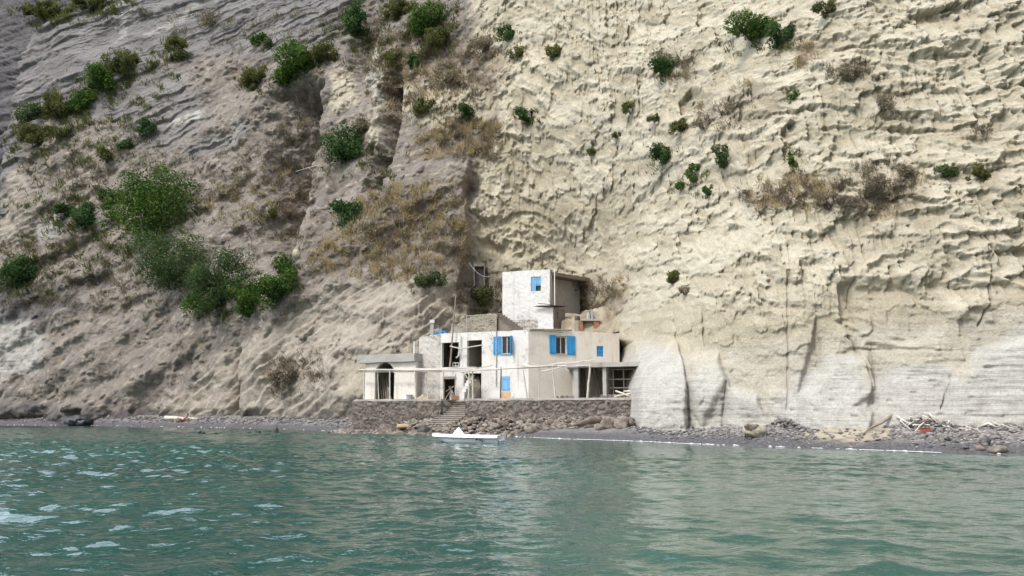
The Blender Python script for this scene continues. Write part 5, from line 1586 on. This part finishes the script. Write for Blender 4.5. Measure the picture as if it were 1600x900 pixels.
def bush(px, py, hw, hh, kind, name, label, cat, group=None, seed=0, dens=1.0, lean=0.0):
    g = np.random.default_rng(1000 + seed)
    v, nn = pick(px, py + hh * .55)
    v2, _ = pick(px, py)
    base = v + np.array([0, 0, 0.0])
    dist = float(v2[1]); mpp = dist / F
    rx, rz_ = hw * mpp * 1.08, hh * mpp * 1.08
    ry = min(rx, rz_) * .8 + .1
    ctr = np.array(at(px, py, min(float(v2[1]), float(v[1])) - ry * .35))
    nl = max(6, int(9 + rx * rz_ * 2.4))
    # lobes
    d = g.normal(size=(nl, 3)); d /= np.linalg.norm(d, axis=1, keepdims=True)
    rad = g.random(nl) ** .4 * .86
    lc = d * rad[:, None] * np.array([rx, ry, rz_])
    ln = g.uniform(-.55, .55) if lean == 0 else lean
    lc[:, 0] += ln * lc[:, 2]
    lr = g.uniform(.22, .50, nl) * min(rx, rz_) * (1.0 if rx * rz_ < 4 else .8)
    leaf = max(.075, 1.8 * mpp) * (1.25 if kind in ('leaf_green', 'leaf_dark') else 1.0)
    n = int(np.clip(dens * 13.0 * 3.14 * rx * rz_ / leaf ** 2 / 2.0, 160, 14000))
    li = g.choice(nl, n, p=lr ** 2 / (lr ** 2).sum())
    dd = g.normal(size=(n, 3)); dd /= np.linalg.norm(dd, axis=1, keepdims=True)
    rr = .78 + .34 * g.random(n) ** .8
    # crumple the lobes so the outline breaks up
    cr = 1 + .35 * np.sin(dd[:, 0] * 7 + li * 1.7) * np.cos(dd[:, 2] * 6 + li)
    P = lc[li] + dd * (lr[li] * rr * cr)[:, None]
    tint = np.clip(.45 + .30 * np.sin(li * 12.9898) * 1 + .22 * g.normal(size=n), 0, 1)
    r = empty(name, tuple(base), label, cat, group)
    leaves('crown', P + ctr, dd, leaf * g.uniform(.7, 1.3, n), tint, M[kind], r, seed=seed)
    m = MB(); b0 = Vector(base) + Vector((0, .15, -.05)); c_ = Vector(ctr)
    k = min(7, 3 + int(rx * 1.2))
    for i in range(k):
        e = c_ + Vector(lc[i % nl] * .85)
        mid = b0.lerp(e, .5) + Vector(g.normal(0, .1, 3) * rx)
        m.tube([b0, b0.lerp(mid, .6), mid, e], .05 + .03 * rx, .018, 5, .02)
    m.build('trunk' if rx > 1.6 else 'stem', M['bark'], r)
    return r


GR, DK, GY, OL, BR = 'leaf_green', 'leaf_dark', 'leaf_grey', 'leaf_olive', 'leaf_brown'
B = [
 (238,324,60,60,GR,'tree','big bright green tree on the left slope, largest of the cliff plants'),
 (276,410,60,50,GY,'tree','wide grey green feathery tree just below the big bright tree'),
 (350,442,52,46,GY,'shrub','grey green shrub with bare twigs between the feathery tree and the dark green one'),
 (318,464,28,28,GR,'shrub','green shrub below the left side of the twiggy grey green shrub'),
 (386,466,30,34,GR,'shrub','dark green narrow shrub hanging right of the twiggy grey green shrub'),
 (438,440,40,38,GR,'shrub','bright green shrub beside the pale perched boulder'),
 (464,92,34,32,GR,'tree','bright green tree at the top of the dark gully'),
 (443,118,18,18,GR,'shrub','small bright green clump under the tree at the head of the gully'),
 (400,122,26,20,OL,'shrub','dull olive shrub left of the gully tree'),
 (403,62,13,11,GR,'shrub','small green bush on a grey knob above the olive shrub'),
 (422,68,11,8,GY,'shrub','little grey bush beside the green one on the grey knob'),
 (505,84,26,15,OL,'shrub','low olive shrub right of the gully tree'),
 (538,229,34,35,DK,'shrub','round dark green shrub perched beside the gully'),
 (541,331,22,22,DK,'shrub','small round dark shrub below the larger round one'),
 (30,425,28,28,DK,'shrub','dark green shrub at the left edge above the black outcrop'),
 (155,122,24,26,GR,'shrub','light green shrub in the upper part of the sloping row on the left'),
 (128,160,20,22,GR,'shrub','deep green shrub in the middle of the sloping row on the left'),
 (196,96,36,18,OL,'shrub','long olive shrub at the top of the sloping row on the left'),
 (46,178,22,18,GY,'shrub','grey twiggy shrub under the layered ash cliff'),
 (88,165,20,28,OL,'shrub','tall olive shrub between the grey twiggy one and the deep green one'),
 (58,212,42,20,OL,'shrub','pale olive scrub at the lower end of the sloping row'),
 (230,200,16,14,DK,'shrub','dark shrub left of the white rim light painted on the rock'),
 (194,226,11,9,DK,'shrub','tiny dark green bush below the layered ash cliff'),
 (166,241,12,13,OL,'shrub','yellowish olive bush beside the tiny dark green one'),
 (134,338,20,24,DK,'shrub','dull green shrub left of the big bright tree'),
 (104,330,26,15,GY,'shrub','greyish scrub at the left of the dull green shrub'),
 (165,310,22,16,GY,'shrub','greyish scrub above the dull green shrub'),
 (70,16,50,15,OL,'shrub','olive scrub along the top rim of the layered ash cliff'),
 (140,4,46,12,OL,'shrub','olive scrub growing over the rim at the top edge of the photo'),
 (276,70,16,28,OL,'shrub','thin olive scrub on the grey slope below the rim'),
 (556,34,22,32,DK,'shrub','dark shrub in the cleft at the top of the cliff'),
 (625,14,34,18,OL,'shrub','olive shrub at the top edge above the pale streak'),
 (668,26,32,30,GR,'shrub','fresh green shrub in the olive cluster at the top of the cliff'),
 (680,60,20,24,OL,'shrub','drooping olive shrub below the fresh green one at the top'),
 (614,92,16,16,OL,'shrub','small olive bush beside the pale yellow streak'),
 (648,99,9,14,DK,'shrub','small dark bush right of the pale yellow streak'),
 (660,166,20,15,OL,'shrub','olive bush under the cracked cream band, left of its twin'),
 (727,172,14,11,DK,'shrub','dark bush under the cracked cream band, right of the olive one'),
 (824,180,17,14,DK,'shrub','slanting dark bush on a cream rock edge'),
 (795,50,18,13,DK,'shrub','dark bush beside a thin dead stem near the top'),
 (806,80,14,14,OL,'shrub','olive bush below the bush with the dead stem'),
 (862,82,15,13,OL,'shrub','olive bush on the cream cliff right of the dead stem'),
 (1178,48,40,31,GR,'shrub','big green shrub high on the cream cliff'),
 (1222,55,27,20,DK,'shrub','blue green shrub touching the big one high on the cream cliff'),
 (1294,12,26,15,OL,'shrub','olive shrub at the top edge right of the big green one'),
 (1038,100,18,21,DK,'shrub','green bush tilted over a hollow on the cream cliff'),
 (1036,245,25,19,DK,'shrub','round blue green bush in the middle of the cream cliff'),
 (1085,270,12,15,GR,'shrub','light green bush right of the round blue green bush'),
 (1062,291,8,8,GR,'shrub','tiny green tuft below the light green bush'),
 (1106,298,12,10,DK,'shrub','small dark bush right of the tiny tuft'),
 (1130,246,14,23,GY,'shrub','upright grey green bush right of the light green bush'),
 (985,168,13,11,OL,'shrub','olive bush left of the little cave'),
 (1024,184,16,7,OL,'shrub','flat olive bush under the left side of the little cave'),
 (1062,198,17,14,OL,'shrub','olive green bush directly below the little cave'),
 (1241,148,10,9,GR,'shrub','small bright bush above the cleft in the cream cliff'),
 (1240,250,8,18,GR,'shrub','narrow upright green bush below the cleft in the cream cliff'),
 (1478,265,16,14,GY,'shrub','grey green bush on the far right slope, left of its darker neighbour'),
 (1528,273,24,13,OL,'shrub','wide olive bush on the far right slope'),
 (1052,432,10,17,OL,'shrub','single olive bush on the ridge right of the houses'),
 (924,235,7,8,OL,'shrub','tiny olive tuft on the bare cream wall'),
 (963,210,10,7,OL,'shrub','small slanting olive tuft above the bare cream wall'),
 (676,438,28,16,GY,'shrub','silvery grey shrub on the slope above the annex'),
 (748,462,18,18,OL,'shrub','olive scrub below the dark cave doorway'),
 (741,505,11,12,GR,'plant','green plant growing out of the rubble retaining wall'),
 (876,452,11,17,DK,'plant','dark green plant against the side of the upper house'),
 (425,333,10,9,OL,'shrub','pale olive tuft on the bare brown slope'),
 (850,38,0,0,None,None,None),
]
k = 0
for b_ in B:
    if b_[4] is None: continue
    k += 1
    px, py, hw, hh, kd, nm, lab = b_
    bush(px, py, hw, hh, kd, {'tree': 'slope_tree', 'shrub': 'cliff_shrub', 'plant': 'wall_plant'}[nm], lab, nm, 'green shrubs on the cliff' if nm == 'shrub' else None, k, .9 if kd == GY else 1.0)
DS = [(905,452,32,20,'dry leafless shrub beside the dark wall of the upper house'), (1325,112,22,15,'dry brown shrub high on the right of the cream cliff'), (1382,160,18,16,'grey dry shrub right of the two small holes in the rock'), (1372,285,24,22,'dark dry shrub on the right slope'), (1300,312,26,16,'brown dry shrub in the middle of the dry slope'),
      (1420,268,20,13,'dry shrub at the upper end of the right slope'), (1100,192,18,12,'dry grey shrub right of the bush below the cave'), (1068,455,20,10,'dry shrub on the ridge below the single olive bush'), (450,580,34,22,'dry grey shrub low on the rill slope left of the annex'), (760,70,22,14,'dry brown shrub left of the dark bush near the top'), (700,120,34,24,'broad dry brown thicket above the cracked cream band'),
      (330,30,20,16,'dry olive brown shrub at the top of the grey slope'), (560,200,20,18,'dry shrub above the round dark green shrub'), (1538,200,12,8,'small dry shrub near the right edge')]
for i, (px, py, hw, hh, lab) in enumerate(DS):
    bush(px, py, hw, hh, BR, 'dry_shrub', lab, 'dry shrub', 'dry shrubs on the cliff', 200 + i, .45)


# dry grass and brush: uncountable ground cover
def blades(name, areas, material, label, n, length, width, seed, bias=None):
    g = np.random.default_rng(seed); XP = []; YP = []; HL = []
    tot = sum(a[1] for a in areas)
    for pts, wgt in areas:
        xs_ = [p[0] for p in pts]; ys_ = [p[1] for p in pts]; need = int(n * wgt / tot)
        x = g.uniform(min(xs_), max(xs_), need * 4); y = g.uniform(min(ys_), max(ys_), need * 4)
        f = fbm(x * .045, y * .06, 3, seed) + .5 * fbm(x * .16, y * .2, 2, seed + 1)
        m = inside(x + g.normal(0, 10, len(x)), y + g.normal(0, 8, len(x)), pts) & (f > .02 + .10 * g.random(len(x)))
        x, y, f = x[m][:need], y[m][:need], f[m][:need]
        XP.append(x); YP.append(y); HL.append(.6 + 1.2 * np.clip(f, 0, .6))
    x, y, hl = np.concatenate(XP), np.concatenate(YP), np.concatenate(HL)
    # gather the blades into tufts
    nt_ = max(1, len(x) // 8); ti = g.integers(0, nt_, len(x)); cx_, cy_, ch_ = x[:nt_].copy(), y[:nt_].copy(), hl[:nt_].copy()
    perm_ = g.permutation(len(x)); cx_, cy_, ch_ = x[perm_[:nt_]], y[perm_[:nt_]], hl[perm_[:nt_]] * g.uniform(.6, 1.5, nt_)
    x = cx_[ti] + g.normal(0, 2.0, len(x)); y = cy_[ti] + g.normal(0, 1.3, len(y)); hl = ch_[ti]
    P, Nn = pick_many(x, y); m = len(P)
    mp = P[:, 1] / F
    d = Nn * .55 + np.array([0, 0, .75]) + g.normal(0, .45, (m, 3)); d /= np.linalg.norm(d, axis=1, keepdims=True)
    L = (length * mp * g.uniform(.5, 1.4, m) * hl)[:, None]; w = (width * mp)[:, None]
    s = np.cross(d, g.normal(0, 1, (m, 3))); s /= np.linalg.norm(s, axis=1, keepdims=True) + 1e-9
    P = P + g.normal(0, 1, (m, 3)) * mp[:, None] * 1.5
    V = np.stack([P - s * w, P + s * w, P + d * L + g.normal(0, .12, (m, 3)) * L], 1)
    me = mesh_np(name, V.reshape(-1, 3), np.arange(m * 3, dtype=np.int32).reshape(-1, 3), 3)
    cl = np.clip(.5 + .9 * fbm(x * .06, y * .06, 2, seed + 4) + g.normal(0, .15, m), 0, .87)
    attr_float(me, 'tint', np.repeat(cl, 3))
    return tag(link(name, me, material), label, kind='stuff')


straw = [([(480,415),(520,360),(560,310),(640,285),(725,290),(728,400),(690,430),(600,440),(540,430)], 6), ([(680,195),(790,180),(785,235),(700,250),(650,240)], 2.2), ([(1170,305),(1250,272),(1300,285),(1260,330),(1180,325)], 1.4),
         ([(1320,330),(1380,310),(1440,260),(1450,300),(1370,345)], 1.2), ([(1240,70),(1280,60),(1275,105),(1250,110)], .4), ([(600,110),(680,80),(720,150),(640,160),(600,190)], 1), ([(1050,170),(1130,160),(1180,130),(1170,110),(1120,150)], .4), ([(870,470),(980,430),(990,450),(900,500)], .5), ([(290,300),(460,250),(470,330),(330,350)], .7)]
blades('dry_grass', straw, M['leaf_straw'], 'straw coloured dry grass on the slopes', 22000, 8, .7, 61)
brownp = [([(100,240),(190,180),(300,260),(470,180),(480,400),(380,420),(300,300),(180,280),(60,360)], 4), ([(0,380),(120,370),(220,400),(230,470),(150,500),(0,470)], 2.2), ([(570,30),(760,50),(790,110),(740,170),(600,180),(560,120)], 3.4), ([(440,150),(500,140),(500,260),(480,360),(430,400),(440,250)], 1.2),
          ([(560,320),(720,300),(725,420),(640,450),(560,420)], 2.6), ([(680,200),(780,185),(770,240),(700,245)], 1.6), ([(1150,295),(1250,280),(1330,295),(1310,330),(1160,325)], 1.4), ([(1290,300),(1340,250),(1430,262),(1430,300),(1370,335),(1300,330)], 1.6), ([(1290,95),(1360,100),(1360,130),(1300,125)], .6), ([(1360,150),(1420,145),(1410,185),(1360,180)], .4), ([(860,440),(960,435),(970,470),(900,495)], 1.2), ([(420,560),(490,550),(520,600),(420,620)], .7), ([(1020,90),(1075,75),(1085,120),(1030,130)], .6), ([(230,20),(560,10),(540,80),(330,90)], .8), ([(1090,170),(1160,150),(1190,185),(1110,205)], .5), ([(700,450),(780,440),(785,490),(720,490)], .5)]
blades('dry_brush', brownp, M['leaf_brown'], 'grey brown dry brush covering the slopes', 52000, 7, .6, 62)
greenp = [([(20,235),(95,150),(150,105),(228,78),(245,105),(180,150),(120,205),(60,245)], 5), ([(40,30),(110,5),(230,-5),(230,15),(120,35),(60,45)], 1.5), ([(60,190),(220,90),(300,70),(250,200),(120,260)], 2.2), ([(0,230),(100,190),(180,330),(120,370),(30,330)], 1), ([(100,300),(200,290),(220,400),(120,430),(30,380)], 2), ([(590,20),(720,0),(700,90),(600,60)], 1.4), ([(470,60),(560,20),(600,110),(500,100)], 1), ([(0,400),(60,390),(120,450),(20,460)], .6), ([(560,240),(640,230),(600,300),(560,290)], .5)]
for b_ in B:
    if b_[4] is None: continue
    if b_[0] < 780 or b_[4] in (GR, DK):
        greenp.append(([(b_[0] + (b_[2] * 1.25 + 7) * math.cos(q * .7), b_[1] + b_[3] * .35 + (b_[3] * .95 + 5) * math.sin(q * .7)) for q in range(9)], .06 + b_[2] * b_[3] / 2600 * .55))
blades('green_scrub', greenp, M['leaf_olive'], 'thin olive scrub on the slopes around the shrubs', 34000, 7, .8, 63)
# bare dead stems
for i, (pts, lab) in enumerate([([(779,30),(781,45),(782,58)], 'thin dead stem standing beside the dark bush near the top'), ([(462,268),(482,262),(500,258)], 'bleached dead branch left of the round dark shrub')]):
    Y0 = float(pick(*pts[-1])[0][1]) - .5
    m = MB(); m.tube([at(x, y, Y0 - .2 * j) for j, (x, y) in enumerate(pts[::-1])], .05, .03, 6, .02)
    if i:
        m.tube([at(482, 262, Y0 - .2), at(490, 268, Y0 - .5)], .03, .015, 5, .01); m.tube([at(475, 264, Y0 - .2), at(470, 255, Y0 - .5), at(464, 252, Y0 - .6)], .03, .012, 5, .01)
    tag(m.build('dead_branch', M['drift']), lab, 'branch')
